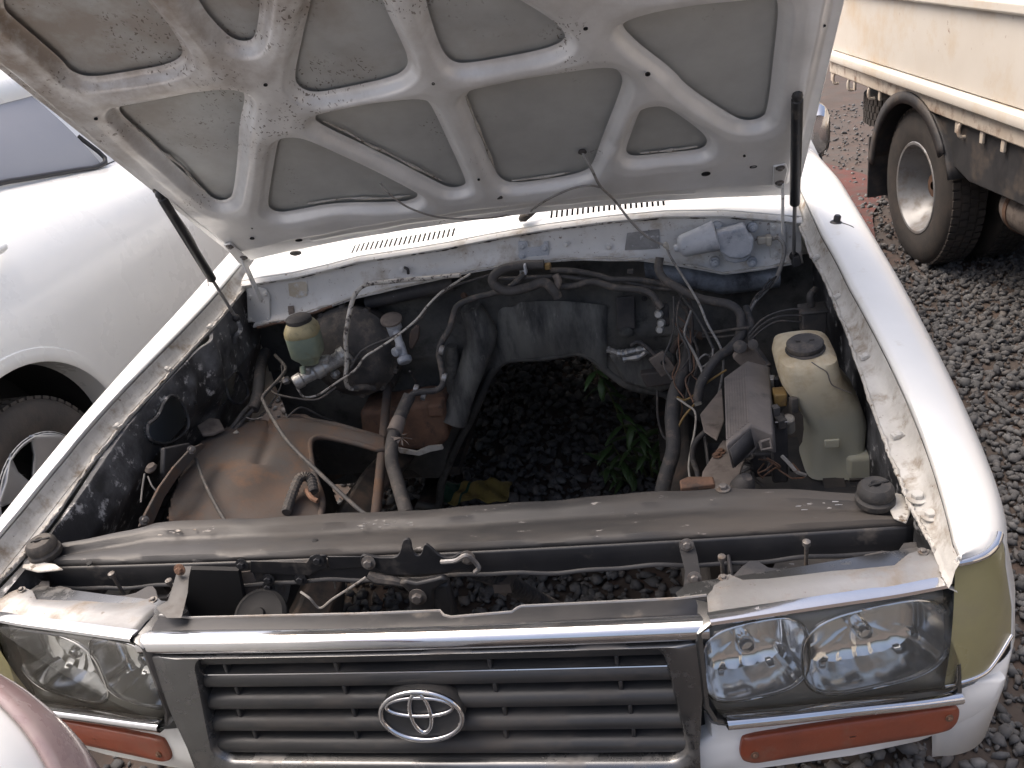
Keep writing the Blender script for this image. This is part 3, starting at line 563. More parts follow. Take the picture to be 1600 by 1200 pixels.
# bracket in the middle of the panel
BR = plate('hose_bracket', [(810, 377), (823, 376), (826, 386), (848, 385), (850, 377), (857, 377), (858, 402), (852, 405), (824, 402), (822, 428), (812, 430)], 'silver', .004, .002)
for p in ((816, 384), (851, 387), (816, 399)): bolt(cp(*p, .007), (0, -1, .1), 'silver', 1.0, CPAN)
for p in ((884, 381), (951, 385), (628, 421)): bolt(cp(*p, .003), (0, -1, .1), 'cowl', .9)
plate('bare_patch', [(980, 364), (1004, 361), (1030, 358), (1031, 388), (1004, 390), (976, 391)], 'masking', .0012, .0005)
plate('tape_residue', [(450, 440), (474, 434), (480, 440), (480, 462), (466, 466), (452, 462)], 'stain', .0008, .0005)
plate('tab', [(450, 478), (459, 477), (462, 494), (452, 497)], 'bracket', .003, .004)
b = MB(); b.tube([cp(632, 418, .006), cp(637, 421, .012), cp(638, 428, .012)], .004, seg=8); mk('hook', b, mt['black'], CPAN)
# wiper motor
WM = MB(); a_, b_ = Q(1062, 386, y=1.17), Q(1116, 369, y=1.17); ax = b_-a_; Ln = np.linalg.norm(ax)
WM.lathe([(.007, -.014), (.009, -.012), (.010, -.004), (.020, 0), (.026, .004), (.0285, .012), (.033, Ln*.6), (.037, Ln-.004), (.038, Ln+.004), (.030, Ln+.006)], a_, ax, seg=28)
WMO = mk('wiper_motor', WM, mt['silver'], CAR, smooth=45, label='wiper motor sprayed silver-grey')
gb = MB(); gb.prism([Q(*p, y=1.16) for p in [(1119, 366), (1165, 355), (1172, 371), (1178, 372), (1177, 388), (1174, 398), (1160, 405), (1140, 404), (1128, 396), (1122, 392)]], (0, .05, 0)); mk('gear_housing', gb, mt['silver'], WMO, bevel=.006, seg=3)
gb = MB(); gb.prism([Q(*p, y=1.176) for p in [(1126, 395), (1172, 390), (1174, 400), (1166, 409), (1148, 412), (1134, 408)]], (0, .04, 0)); mk('gear_cover', gb, mt['silver'], WMO, bevel=.004, seg=3)
for p in ((1120, 352), (1175, 353), (1116, 407), (1174, 407)):
    c = cp(*p, .0); gb = MB(); gb.lathe([(.013, 0), (.013, .016), (.009, .018), (.009, .024), (.006, .025)], c, (0, -1, .05), seg=14); l_ = mk('mounting_lug', gb, mt['silver'], WMO); bolt(c+A((0, -.024, 0)), (0, -1, .05), 'silver', .8, WMO)
gb = MB(); gb.box(Q(1190, 375, y=1.19), (.022, .02, .018)); gb.box(Q(1201, 375, y=1.19), (.014, .026, .024)); mk('plug', gb, mt['paleplastic'], WMO, bevel=.003)
gb = MB(); gb.tube([Q(1203, 374, y=1.19), Q(1216, 372, y=1.18), Q(1224, 382, y=1.175), Q(1224, 402, y=1.17), Q(1215, 430, y=1.165), Q(1205, 445, y=1.15), Q(1190, 460, y=1.12), Q(1176, 476, y=1.08), Q(1165, 500, y=1.05)], .0052, n=8); mk('motor_lead', gb, mt['cable'], WMO)
for k in range(4):
    gb = MB(); q = lambda x, y, yy: Q(x+random.uniform(-5, 5), y+random.uniform(-4, 4), y=yy); gb.tube([Q(1213, 432, y=1.16), q(1200, 447, 1.13), q(1186, 459, 1.11), q(1174, 475, 1.08), Q(1164, 502, y=1.05)], .0022, n=6, seg=6); mk('wire', gb, mt['wire'], WMO)
# hinges: base plate, arm, hood plate
def hinge(base, arm, hpl, bolts):
    h = plate('hinge', base, 'cowl', .005, .003, CAR, .002)
    a = MB(); a.bar(A(arm[0]), A(arm[1]), .018, .006, (1, 0, 0)); mk('hinge_arm', a, mt['cowl'], h, bevel=.0015)
    a = MB(); a.prism([hq(*p, .033) for p in hpl], HN*.005); mk('hinge_leaf', a, mt['hframe'], h, bevel=.002)
    for p in bolts[0]: bolt(cp(*p, .008), (0, -1, 0), 'cowl', .8, h)
    for p in bolts[1]: bolt(hq(*p, .038), HN, 'zinc', 1.0, h)
hinge([(386, 452), (398, 446), (416, 450), (422, 462), (423, 496), (414, 502), (388, 503)], (Q(408, 470, y=1.195), hq(378, 402, .036)), [(349, 381), (360, 378), (394, 408), (388, 418), (372, 408)], (((390, 463), (414, 459), (391, 499), (419, 499)), ((359, 385), (381, 402))))
hinge([(1203, 348), (1216, 346), (1227, 352), (1228, 396), (1222, 404), (1203, 402)], (Q(1223, 366, y=1.195), hq(1223, 285, .036)), [(1208, 258), (1228, 254), (1231, 262), (1224, 291), (1214, 292), (1207, 285)], (((1208, 355), (1212, 397)), ((1219, 262), (1218, 285))))
# gas struts
def strut(top, bot, f):
    top, bot = A(top), A(bot); d = bot-top; m_ = top+d*f; b = MB(); L_ = np.linalg.norm(d)
    b.lathe([(.008, .006), (.0115, .010), (.0115, f*L_-.004), (.009, f*L_), (.006, f*L_+.002)], top, d, seg=18); st = mk('gas_strut', b, mt['black'], CAR)
    b = MB(); b.lathe([(.0045, f*L_), (.0045, L_)], top, d, seg=12); mk('rod', b, mt['zinc'], st)
    for p in (top, bot):
        b = MB(); b.lathe([(.003, -.013), (.009, -.008), (.011, 0), (.009, .008), (.003, .012)], p, d, seg=12); mk('ball_end', b, mt['black'], st)
strut(hq(1246, 150, .035), Q(1240, 400, y=1.19), .62)
strut(hq(250, 305, .02), Q(369, 497, y=1.10), .66)
for p, h in (((1246, 145), .012), ((248, 299), .010)): bolt(hq(*p, h), HN, 'zinc', 1.3, HOOD)
b = MB(); b.tube([hq(272, 328, .012), Q(300, 370, y=1.04), Q(318, 410, y=1.10), Q(326, 447, y=1.13)], .0014, n=8, seg=6); mk('stay_wire', b, mt['cable'], CAR)
b = MB(); b.prism([Q(1236, 396, y=1.2), Q(1247, 394, y=1.2), Q(1250, 408, y=1.2), Q(1236, 412, y=1.2)], (0, -.03, 0)); mk('strut_bracket', b, mt['bay'], CAR, bevel=.002)
b = MB(); b.tube([Q(371, 500, y=1.10), Q(376, 515, y=1.09), Q(369, 524, y=1.08), Q(366, 535, y=1.08)], .006, seg=8); mk('strut_bracket', b, mt['apron'], CAR)

# ------------------------------------------------------------------ firewall with the gearbox tunnel
YF = 1.30
arch_px = [(672, 830), (684, 790), (690, 755), (712, 700), (738, 650), (756, 608), (772, 576), (796, 560), (850, 557), (900, 549), (926, 558), (952, 582), (988, 604), (1038, 614), (1052, 640), (1052, 720), (1048, 830)]
ARCH = [tuple(Q(*p, y=YF)[[0, 2]]) for p in arch_px]; ARCH = [(ARCH[0][0]-.02, .30)]+ARCH[1:-1]+[(ARCH[-1][0], .30)]
fb = [(850, 520, .05, -.02), (760, 500, .035, .03), (700, 560, .05, .02), (1000, 520, .05, .02), (590, 640, .07, .03), (920, 470, .05, -.015), (1080, 520, .04, .025)]
fbw = [(*Q(a, b_, y=YF)[[0, 2]], r_, h_) for a, b_, r_, h_ in fb]
def fw(x, z):
    y = YF+.006*math.sin(x*22)+.006*math.sin(z*31+x*9)
    for bx, bz, r_, h_ in fbw: y -= h_*math.exp(-((x-bx)**2+(z-bz)**2)/(r_*r_))
    y -= .012*(1/(1+math.exp(-(math.sin(x*14+1)*8))))*(z > .83)
    return (x, y, z)
zt = lambda x: flgz(x)-.018
wl = grid_wall(fw, np.linspace(-.80, .82, 220), np.linspace(.40, 1.10, 100), [ARCH]); wl.V = [(x, y, min(z, zt(x))) for x, y, z in wl.V]
FW = mk('firewall', wl, mt['fire'], CAR, smooth=60, label='grimy dark bulkhead around the gearbox opening')
A3 = crom([(x, YF, z) for x, z in ARCH], 3)
b = MB(); b.tube([p+A((0, -.004, 0)) for p in A3], .013, seg=8, n=0, wob=.15); mk('tunnel_flange', b, mt['fire'], FW, smooth=60)
b = MB(); b.loft([[p+A((0, d, -.0*d)) for p in A3] for d in (.0, .15, .4, .8, 1.4)]); mk('gearbox_tunnel', b, mt['chassis'], CAR, smooth=60)
# bulges beside the tunnel
b = MB(); b.tube([Q(735, 480, y=1.24), Q(752, 520, y=1.25), Q(742, 560, y=1.24), Q(725, 610, y=1.22), Q(708, 660, y=1.19)], [.03, .045, .04, .036, .04], seg=14); mk('tunnel_bulge', b, mt['scuff'], FW, smooth=60)
b = MB(); b.tube([Q(706, 540, y=1.26), Q(708, 580, y=1.26), Q(712, 640, y=1.26)], [.016, .026, .02], seg=12); mk('tunnel_bulge', b, mt['fire'], FW, smooth=60)
b = MB(); gU = np.linspace(0, 1, 30); gV = np.linspace(0, 1, 14); rows = []
for v in gV:
    row = []
    for u in gU:
        px_ = 768+u*180; yb2 = np.interp(px_, [768, 796, 850, 900, 926, 950], [580, 562, 558, 551, 560, 582]); yt2 = 478-8*math.sin(u*3.1); py_ = yt2+(yb2-yt2)*v
        bul = .030*math.sin(math.pi*u)**.6*math.sin(math.pi*min(v*.9+.05, 1))**.7; row.append(Q(px_, py_, y=1.287-bul-.004*math.sin(u*22)))
    rows.append(row)
b.loft(rows); mk('tunnel_cover', b, mt['scuff'], FW, smooth=60)
# floor pans behind the bulkhead and sills keep daylight out of the tunnel
b = MB()
b.box((-.62, 2.35, .42), (.68, 2.1, .03)); b.box((.66, 2.35, .42), (.62, 2.1, .03)); b.box((0, 3.4, .62), (1.8, .02, .5)); mk('floor_pan', b, mt['chassis'], CAR)
# lower toe board lip on the right of the tunnel
b = MB(); b.prism([Q(*p, y=1.262) for p in [(950, 555), (985, 548), (1055, 552), (1058, 606), (1030, 616), (975, 600)]], (0, .03, 0)); mk('toe_board', b, mt['scuff'], CAR, bevel=.012, seg=3)
b = MB(); b.prism([Q(*p, y=1.235) for p in [(1000, 585), (1056, 578), (1058, 600), (1010, 606)]], (0, .03, 0)); mk('toe_board_edge', b, mt['brown'], CAR, bevel=.004)
# frame rails, axle
for sx in (-1, 1):
    b = MB(); b.tube([(sx*.45, .16, .58), (sx*.45, .4, .58), (sx*.43, .9, .62), (sx*.44, 1.4, .50), (sx*.45, 2.6, .42)], .055, seg=4, n=6); mk('chassis_rail', b, mt['chassis'], CAR, bevel=.008)
# front wheels (mostly hidden by the fenders)
def wheel(cx, cy, cz, R_, rr, w, side, parent, rimmat, spokes=0, nm='wheel', dish=.05):
    """side = +1/-1: which way the outer face looks along X; returns the tyre part with its rim as sub-part"""
    ax = A((side, 0, 0)) if not isinstance(side, tuple) else A(side); o = A((cx, cy, cz)); b = MB(); h = w/2
    b.lathe([(rr-.01, -h*.80), (rr+.01, -h*.93), (R_*.80, -h*1.0), (R_*.93, -h*.94), (R_*.985, -h*.78), (R_, -h*.4), (R_, h*.4), (R_*.985, h*.78), (R_*.93, h*.94), (R_*.80, h*1.0), (rr+.012, h*.93), (rr-.01, h*.80), (rr-.02, 0), (rr-.01, -h*.80)], o, ax, seg=64, caps=False)
    ty = mk('tyre', b, mt['tyre'], parent, smooth=50)
    u, v, a = basis(ax)
    tr_ = MB()
    for k in range(60):                                             # tread blocks and grooves
        for off in (-.62, -.2, .2, .62):
            t = 2*math.pi*(k+(.5 if off in (-.2, .62) else 0))/60; rad = u*math.cos(t)+v*math.sin(t); tan = np.cross(a, rad)
            tr_.box(o+rad*(R_+.001)+a*h*off, (R_*2*math.pi/60*.72, h*.34, .012), (tan, a, rad))
    mk('tread', tr_, mt['tyre'], ty, smooth=0)
    b = MB(); b.lathe([(rr+.012, h*.90), (rr+.006, h*.96), (rr-.006, h*.94), (rr-.016, h*.80), (rr-.022, h*.4), (rr-.05, h*.1), (rr*.62, h*.05-dish), (rr*.42, h*.1-dish), (rr*.40, h*.25-dish), (rr*.15, h*.28-dish), (.002, h*.28-dish)], o, ax, seg=48, caps=False); rm = mk('rim', b, mt[rimmat], ty, smooth=40)
    return ty, rm, (u, v, a)
for sx in (-1, 1): wheel(sx*.80, .86, .395, .395, .21, .25, sx, CAR, 'rim')
# ------------------------------------------------------------------ radiator support cross-member
XB = [Q(*p, z=1.0) for p in [(30, 880), (95, 852), (215, 826), (245, 817), (440, 808), (700, 795), (1000, 771), (1120, 762), (1180, 764), (1250, 767), (1345, 774), (1420, 800)]]
xbx = np.array(XB); backy = lambda x: float(np.interp(x, xbx[:, 0], xbx[:, 1]))
rows = []; frow = []
for x in np.linspace(-.74, .74, 110):
    yb_ = min(backy(x), .305); w = .0025*math.sin(x*23)+.0015*math.sin(x*57); fy = .192+.012*(abs(x)/.74)**2
    w *= .5; ym = (yb_+fy)/2
    dd = yb_-fy
    rows.append([(x, yb_+.004, .955), (x, yb_+.003, .994), (x, yb_, 1.0+w), (x, yb_-dd*.04, 1.0025+w), (x, yb_-dd*.20, 1.003+w), (x, yb_-dd*.27, 1.001+w), (x, yb_-dd*.34, .9935), (x, yb_-dd*.41, .9905), (x, yb_-dd*.49, .991), (x, yb_-dd*.56, .9935), (x, fy+dd*.17, .9985+w), (x, fy+dd*.06, .998+w), (x, fy+.001, .994), (x, fy-.002, .988)])
    frow.append([(x, fy-.0023, .9882), (x, fy-.005, .984), (x, fy-.0055, .958+w), (x, fy-.007, .946+w*2), (x, fy-.014, .943+w*2)])
b = MB(); b.loft(rows); XM = mk('radiator_support', b, mt['xm'], CAR, smooth=34, solid=.002, label='dusty dark steel cross-member behind the grille')
b = MB(); b.loft(frow); mk('front_face', b, mt['black'], XM, smooth=50, solid=.0015)
def xq(px, py, z=1.003): return Q(px, py, z=z)
for p in [(1130, 764)]: bolt(xq(*p, 1.004), (0, 0, 1), 'zinc', 1.2, XM)
def dot(px, py, r=.004, z=1.0035, nm='drain_hole'):
    b = MB(); b.lathe([(r*1.2, -.002), (r*1.2, .0006), (r, .0012)], Q(px, py, z=z), (0, -.05, 1), seg=12); mk(nm, b, mt['void'], XM)
for p in ((1165, 770), (1298, 774), (492, 845), (140, 880), (127, 850)): dot(*p, .0045, .998)
# flaked paint chips that curl up from the cross-member
for k in range(26):
    x = random.choice([random.uniform(240, 350), random.uniform(1000, 1330), random.uniform(560, 650)]); yl = np.interp(x, [215, 440, 700, 1000, 1345], [826, 808, 795, 771, 774]); y = yl+random.uniform(8, 26) if x > 400 else yl+random.uniform(6, 14)
    c = Q(x, y, z=1.0045); b = MB(); L_ = random.uniform(.004, .014); b.prism([c+A((random.uniform(-.3, .3)*.002+dx*L_, dy*.0016, random.uniform(-.0003, .0006))) for dx, dy in ((-.5, -.6), (.3, -1), (.5, .2), (0, .9), (-.4, .5))], (0, 0, .0004)); mk('paint_flake', b, mt['zinc'], XM, smooth=0)
# rubber bump stops
def stop(px, py):
    p = Q(px, py, z=1.0); b = MB(); b.lathe([(.026, 0), (.029, .004), (.029, .012), (.025, .016), (.027, .020), (.026, .030), (.021, .036), (.008, .038), (.005, .034)], p, (0, -.06, 1), seg=28); s_ = mk('bump_stop', b, mt['rubber'], XM)
    b = MB(); b.box(p+A((.004, -.002, .0375)), (.034, .004, .003), ((.9, .3, 0), (-.3, .9, 0), (0, 0, 1))); mk('slot', b, mt['void'], XM)
stop(1367, 786); stop(74, 868)
# white scab of paint where the support meets the fender
for sd, pp in ((1, [(1385, 770), (1410, 776), (1424, 800), (1416, 820), (1396, 812), (1388, 795)]), (-1, [(40, 872), (62, 880), (88, 884), (100, 892), (60, 896), (36, 890)])):
    b = MB(); b.prism([Q(*p, z=1.0) for p in pp], (0, 0, .005)); mk('corner_plate', b, mt['caulk'], XM, bevel=.002)
# front face of the support: lip, brackets, hood latch
def fq(px, py, y=.185): return Q(px, py, y=y)
def fplate(name, pts, mat, y=.186, t=.003, parent=None, bevel=.001):
    b = MB(); pts = [tuple(q[:2]) for q in chaikin([(*p, 0) for p in pts], 2)] if name == 'bonnet_latch' else pts; b.prism([Q(*p, y=y) for p in pts], (0, -t, 0)); return mk(name, b, mt[mat], parent or XM, bevel=bevel)
fplate('support_lip', [(392, 875), (480, 877), (486, 868), (492, 866), (510, 866), (512, 886), (492, 892), (484, 898), (392, 893)], 'black', .183)
fplate('support_lip', [(512, 868), (570, 868), (572, 884), (516, 888)], 'black', .184)
for p in ((378, 882), (420, 905), (420, 917), (470, 905), (497, 875)): bolt(fq(*p, .18), (0, -1, .2), 'black', 1.1, XM)
LAT = fplate('bonnet_latch', [(563, 862), (590, 868), (604, 868), (620, 868), (627, 860), (630, 842), (637, 838), (643, 842), (646, 862), (656, 866), (661, 860), (664, 846), (672, 850), (690, 868), (712, 868), (718, 860), (738, 862), (742, 876), (728, 888), (712, 884), (706, 892), (600, 896), (592, 884), (566, 884)], 'black', .170, .006, CAR)
for p in ((576, 879), (731, 871)): bolt(fq(*p, .16), (0, -1, .2), 'zinc', 1.2, LAT)
b = MB(); b.prism([fq(*p, .15) for p in [(633, 908), (650, 912), (676, 906), (690, 902), (700, 908), (678, 922), (676, 960), (640, 960), (638, 926), (622, 912)]], (0, .012, 0)); mk('latch_plate', b, mt['black'], LAT, bevel=.004)
bolt(fq(653, 932, .148), (0, -1, .1), 'zinc', 1.5, LAT)
b = MB(); b.box(fq(690, 940, .165), (.045, .02, .09)); mk('latch_housing', b, mt['black'], LAT, bevel=.006)
b = MB(); b.tube([fq(690, 878, .15), fq(712, 876, .14), fq(728, 868, .14), fq(742, 878, .15), fq(748, 888, .15), fq(742, 894, .15)], .004, seg=8); mk('latch_spring', b, mt['zinc'], LAT)
b = MB(); b.tube([fq(575, 898, .16), fq(590, 904, .16), fq(615, 908, .16), fq(636, 914, .16)], [.006, .010, .008, .005], seg=8); mk('latch_lever', b, mt['hose'], LAT)
b = MB(); b.tube([fq(572, 902, .17), fq(548, 918, .16), fq(520, 936, .15), fq(500, 950, .15), fq(484, 935, .15), fq(470, 925, .16)], .0022, n=8, seg=6); mk('release_cable', b, mt['cable'], CAR)
b = MB(); b.tube([fq(500, 886, .2), fq(520, 905, .2), fq(524, 920, .2)], .0016, n=6, seg=6); mk('wire', b, mt['cable'], CAR)
# ribbed hose behind the grille
P_ = crom([Q(735, 886, z=.94), Q(770, 900, z=.90), Q(800, 915, z=.86), Q(835, 935, z=.80), Q(880, 960, z=.72), Q(910, 985, z=.6)], 14); b = MB(); b.tube(P_, [.015+.0025*(i % 2) for i in range(len(P_))], seg=12, n=0); mk('ribbed_hose', b, mt['hose'], CAR, smooth=30)
b = MB(); b.lathe([(.021, -.012), (.022, 0), (.021, .012)], Q(790, 910, z=.875), (1, -.3, -.6), seg=14); b.box(Q(786, 914, z=.885), (.03, .02, .018)); mk('hose_clamp', b, mt['bracket'], CAR)
# two stays between the support and the grille panel
for name, pts, bl in (('grille_stay', [(279, 884), (300, 884), (296, 900), (294, 925), (285, 962), (262, 962), (245, 948), (262, 938), (270, 915)], [(281, 890)]), ('grille_stay', [(1060, 848), (1072, 841), (1084, 846), (1090, 868), (1096, 905), (1104, 930), (1078, 934), (1068, 922), (1070, 890)], [(1073, 851), (1085, 903)])):
    b = MB(); b.prism([Q(p[0], p[1], y=.182-(p[1]-845)*.0013*(1 if name else 1)) for p in pts], (0, -.004, -.002)); o = mk(name, b, mt['black'], CAR, bevel=.0015)
    for p in bl: bolt(Q(p[0], p[1], y=.172-(p[1]-845)*.0013), (0, -1, .3), 'zinc' if p[0] > 500 else 'rust', 1.0, o)
# horn low on the left
hp_ = Q(402, 948, y=.14); b = MB(); b.lathe([(.02, -.03), (.042, -.022), (.046, -.004), (.046, .003), (.040, .008), (.036, .006), (.012, .010), (.010, .016)], hp_+A((0, 0, -.02)), (.1, -.55, .8), seg=36); mk('horn', b, mt['void'], CAR)
b = MB(); b.prism([Q(*p, y=.19) for p in [(370, 893), (394, 890), (406, 915), (404, 930), (380, 932)]], (0, -.003, 0)); mk('horn_bracket', b, mt['bracket'], CAR, bevel=.001)
# dark inner panels beside the gap
b = MB()
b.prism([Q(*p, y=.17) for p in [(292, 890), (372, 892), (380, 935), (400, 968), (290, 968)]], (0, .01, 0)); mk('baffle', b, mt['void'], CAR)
for sd in (-1, 1):
    b = MB(); b.box((sd*.61, .19, .80), (.30, .01, .24)); b.box((sd*.47, .165, .82), (.006, .05, .28)); b.box((sd*.60, .165, .70), (.28, .05, .006)); mk('lamp_carrier', b, mt['bay'], CAR, bevel=.004)

# ------------------------------------------------------------------ grille
GN = (0, -.99, .14)
def gq(px, py, off=0):                       # a point on the grille's face plane, moved forward by off
    q = QP(px, py, (0, 0, 1.0), (0, -1, .14)); return q+A((0, -.99, .14))*off
GXC = .013
def gbow(x): return -.003*(1-(x/.43)**2)
def gface(x, z, off=0): return A((x, -.14*(1.0-z)+gbow(x)-off, z))
# outline of opening and of surround in (x, z)
def gxz(px, py):
    d = ray(px, py); lo, hi = .2, 3.
    f = lambda t: (CAM+d*t)[1]-gface((CAM+d*t)[0], (CAM+d*t)[2])[1]
    for _ in range(50):
        mid = (lo+hi)/2
        if f(mid) < 0: lo = mid
        else: hi = mid
    p = CAM+d*lo; return p[0], p[2]
op_px = [(318, 1030), (330, 1026), (500, 1021), (660, 1016), (820, 1010), (960, 1002), (1005, 1000), (1028, 1010), (1045, 1040), (1060, 1100), (1070, 1150), (1062, 1162), (900, 1178), (700, 1190), (500, 1193), (370, 1187), (345, 1180), (330, 1140), (318, 1080), (312, 1045)]
OPN = [gxz(*p) for p in op_px]
zt_, zb_ = np.mean([z for x, z in OPN if z > .9]), np.mean([z for x, z in OPN if z < .82])
xl_t, xr_t = gxz(312, 1045)[0], gxz(1043, 1040)[0]; xl_b, xr_b = gxz(335, 1165)[0], gxz(1072, 1150)[0]; zt_, zb_ = gxz(560, 1019)[1], gxz(700, 1190)[1]
print('grille opening', zt_, zb_, xl_t, xr_t, xl_b, xr_b)
zT, zB = zt_, zb_; XT = (xr_t-xl_t)/2; XBt = (xr_b-xl_b)/2
def halfw(z): return XBt+(XT-XBt)*(z-zB)/(zT-zB)
sur = MB(); N_ = 96; inner = []; outer = []
def rrect(w_t, w_b, z0, z1, rad, n):          # rounded trapezium outline
    pts = [];
    for (sx, sz) in ((1, 1), (-1, 1), (-1, -1), (1, -1)):
        w = w_t if sz > 0 else w_b; cx = sx*(w-rad); cz = (z1-rad) if sz > 0 else (z0+rad); a0 = {(1, 1): 0, (-1, 1): 90, (-1, -1): 180, (1, -1): 270}[(sx, sz)]
        for k in range(n+1): a = math.radians(a0+90*k/n); pts.append((cx+rad*math.cos(a), cz+rad*math.sin(a)))
    out = []
    for i in range(len(pts)):
        p, q = pts[i], pts[(i+1) % len(pts)]; m_ = max(1, int(math.hypot(q[0]-p[0], q[1]-p[1])/.03))
        out += [(p[0]+(q[0]-p[0])*k/m_, p[1]+(q[1]-p[1])*k/m_) for k in range(m_)]
    return out
IN = rrect(XT, XBt, zB, zT, .030, 8)
cz_ = (zT+zB)/2
def grow(p, dx, dzt, dzb):
    x, z = p; return (GXC+(x-GXC)*(1+dx/.4), cz_+(z-cz_)*(1+(dzt if z > cz_ else dzb)/((zT-zB)/2)))
O2 = []
for x, z in IN:
    ww = .425 if z > cz_ else .40; ox = x/halfw(z)*(.395+.03*np.clip((z-zB)/(zT-zB), 0, 1)); oz = min(zT+.022, .974) if z > zT-.03 else (zB-.028 if z < zB+.03 else z); O2.append((ox, oz))
IN0 = IN; IN = [(x+GXC, z) for x, z in IN]
rows = [[gface(x, z, -.030) for x, z in IN], [gface(x, z, .0) for x, z in IN], [gface(*grow(p, .004, .003, .003), .006) for p in IN],
        [gface(*((a*.4+b_*.6) for a, b_ in zip(p, q)), .010) for p, q in zip(IN, O2)], [gface(*q, .006) for q in O2], [gface(*q, -.02) for q in O2]]
sur.loft(rows, cu_=True); GR = mk('grille', sur, mt['darkchrome'], CAR, smooth=45, label='dark-reflecting chrome grille surround with dusty dark slats')
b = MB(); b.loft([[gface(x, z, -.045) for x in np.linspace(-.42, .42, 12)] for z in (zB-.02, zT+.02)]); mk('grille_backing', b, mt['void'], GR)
# slats
zs = np.linspace(zT-.016, zB+.016, 5)
for k, z0 in enumerate(zs):
    hh = .0135; hw_ = halfw(z0)+.004; rows = []
    for x in np.linspace(GXC-hw_, GXC+hw_, 40):
        prof = [(-.024, -hh*1.15), (-.004, -hh), (.003, -hh*.7), (.0065, -.1*hh), (.006, hh*.45), (.001, hh*.85), (-.005, hh), (-.024, hh*1.25), (-.032, hh)]
        rows.append([gface(x, z0+dz, of-.012) for of, dz in prof])
    b = MB(); b.loft(rows, cu_=True); s_ = mk('slat', b, mt['grille'], GR, smooth=40)
    if k == 1:
        b = MB(); b.tube([gface(x, z0+hh*.9, -.011) for x in np.linspace(GXC-hw_, GXC+hw_, 40)], .0016, seg=6, n=0); mk('chrome_line', b, mt['chrome'], GR)
for k in range(4):                                                  # clips seen between the slats
    for x in (-.30, -.12, .12, .30):
        b = MB(); z0 = (zs[k]+zs[k+1])/2; b.box(gface(x+random.uniform(-.01, .01), z0, -.018), (.006, .012, .018)); mk('slat_clip', b, mt['grille'], GR, bevel=.002)
# emblem: an oval ring with two crossed ovals inside
ex, ez = gxz(660, 1112); 
def ell(cx, cz, rx, rz, n=56): return [(cx+rx*math.cos(2*math.pi*k/n), cz+rz*math.sin(2*math.pi*k/n)) for k in range(n+1)]
ez_ = ez
eb = MB(); eb.lathe([(1, -.02), (1, .0), (.96, .003)], gface(ex, ez_, .002), GN, seg=48, sq=(.064, .045), u=(1, 0, 0)); EM = mk('emblem', eb, mt['grille'], CAR, label='chrome oval badge of three interlocking ovals')
for (cx, cz, rx, rz, r_) in ((0, 0, .0625, .0435, .0042), (0, .0165, .051, .0165, .0032), (0, .006, .0155, .035, .0034)):
    eb = MB(); pts = [gface(ex+x, ez_+z, .008) for x, z in ell(cx, cz, rx, rz)]; eb.tube(pts, r_, seg=10, n=0, caps=False); mk('ring', eb, mt['chrome'], EM, smooth=60)
# chrome top trim bar and black top panel behind it
rows = []
TX = .428
for x in np.linspace(-TX, TX, 60):
    yb0 = gbow(x)*.9; zt0 = 1.004-.003*(1-(x/TX)**2)
    rows.append([(x, yb0-.006+.012, zt0-.026), (x, yb0-.010, zt0-.023), (x, yb0-.013, zt0-.016), (x, yb0-.012, zt0-.008), (x, yb0-.006, zt0-.001), (x, yb0+.004, zt0+.001), (x, yb0+.016, zt0-.001), (x, yb0+.020, zt0-.006)])
b = MB(); b.loft(rows); mk('top_trim', b, mt['chrome'], GR, smooth=50)
pb = [(250, 962), (300, 966), (420, 963), (560, 960), (688, 955), (694, 962), (705, 965), (800, 957), (808, 951), (815, 948), (960, 941), (1060, 936), (1104, 931)]
pk = [Q(*p, z=1.002) for p in pb]; pf = [A((x, gbow(x)*.9+.012, 1.0)) for x in np.linspace(-.428, .428, len(pk))]
b = MB(); b.loft([[p-A((0, 0, .012)) for p in pk], pk, [p*.5+q*.5+A((0, 0, .001)) for p, q in zip(pk, pf)], pf, [q-A((0, -.004, .012)) for q in pf]]); mk('top_panel', b, mt['black'], GR, smooth=40, solid=.002)
b = MB(); b.tube([p+A((0, 0, .001)) for p in pk], .0022, seg=6, n=0); mk('panel_edge', b, mt['zinc'], GR)
# ------------------------------------------------------------------ headlamps, both sides from one tracing
HNm = A((.25, -.96, .10)); HNm = HNm/np.linalg.norm(HNm)
def hl(px, py, off=0): return QP(px, py, A((.43, 0, 1.0)), HNm)+HNm*off
def mir(p, sd): return A((p[0]*sd, p[1], p[2]))
e1 = A((.96, .25, 0)); e1 /= np.linalg.norm(e1); e2 = np.cross(e1, HNm); e2 = e2 if e2[2] > 0 else -e2
def rounded(pts, it=2): return chaikin(pts, it)
def bowl(cx_px, w, h, sd, depth=.055):
    """concave chrome reflector with fluted flanks; centre pixel, half sizes in metres"""
    c = hl(*cx_px, -.012); b = MB(); n = 96; rows = []
    for r_, d_ in ((1.05, .002), (1.02, .005), (1.0, .003), (.985, 0), (.90, -depth*.55), (.83, -depth*.80), (.72, -depth*.90), (.58, -depth*.95), (.44, -depth*.98), (.3, -depth*.99), (.15, -depth)):
        row = []
        for k in range(n):
            a = 2*math.pi*k/n; ca, sa = math.cos(a), math.sin(a); q = 1/((abs(ca)**3.2+abs(sa)**3.2)**(1/3.2)); xx = ca*q*w*r_; fl = 0 if r_ > .84 else .0025*abs(math.sin(xx*math.pi/.024))
            row.append(mir(c+e1*xx+e2*(sa*q*h*r_)+HNm*(d_+fl), sd))
        rows.append(row)
    b.loft(rows, cu_=True); b.F.append(tuple(range((len(rows)-1)*n, len(rows)*n))); return b, mir(c-HNm*depth, sd)
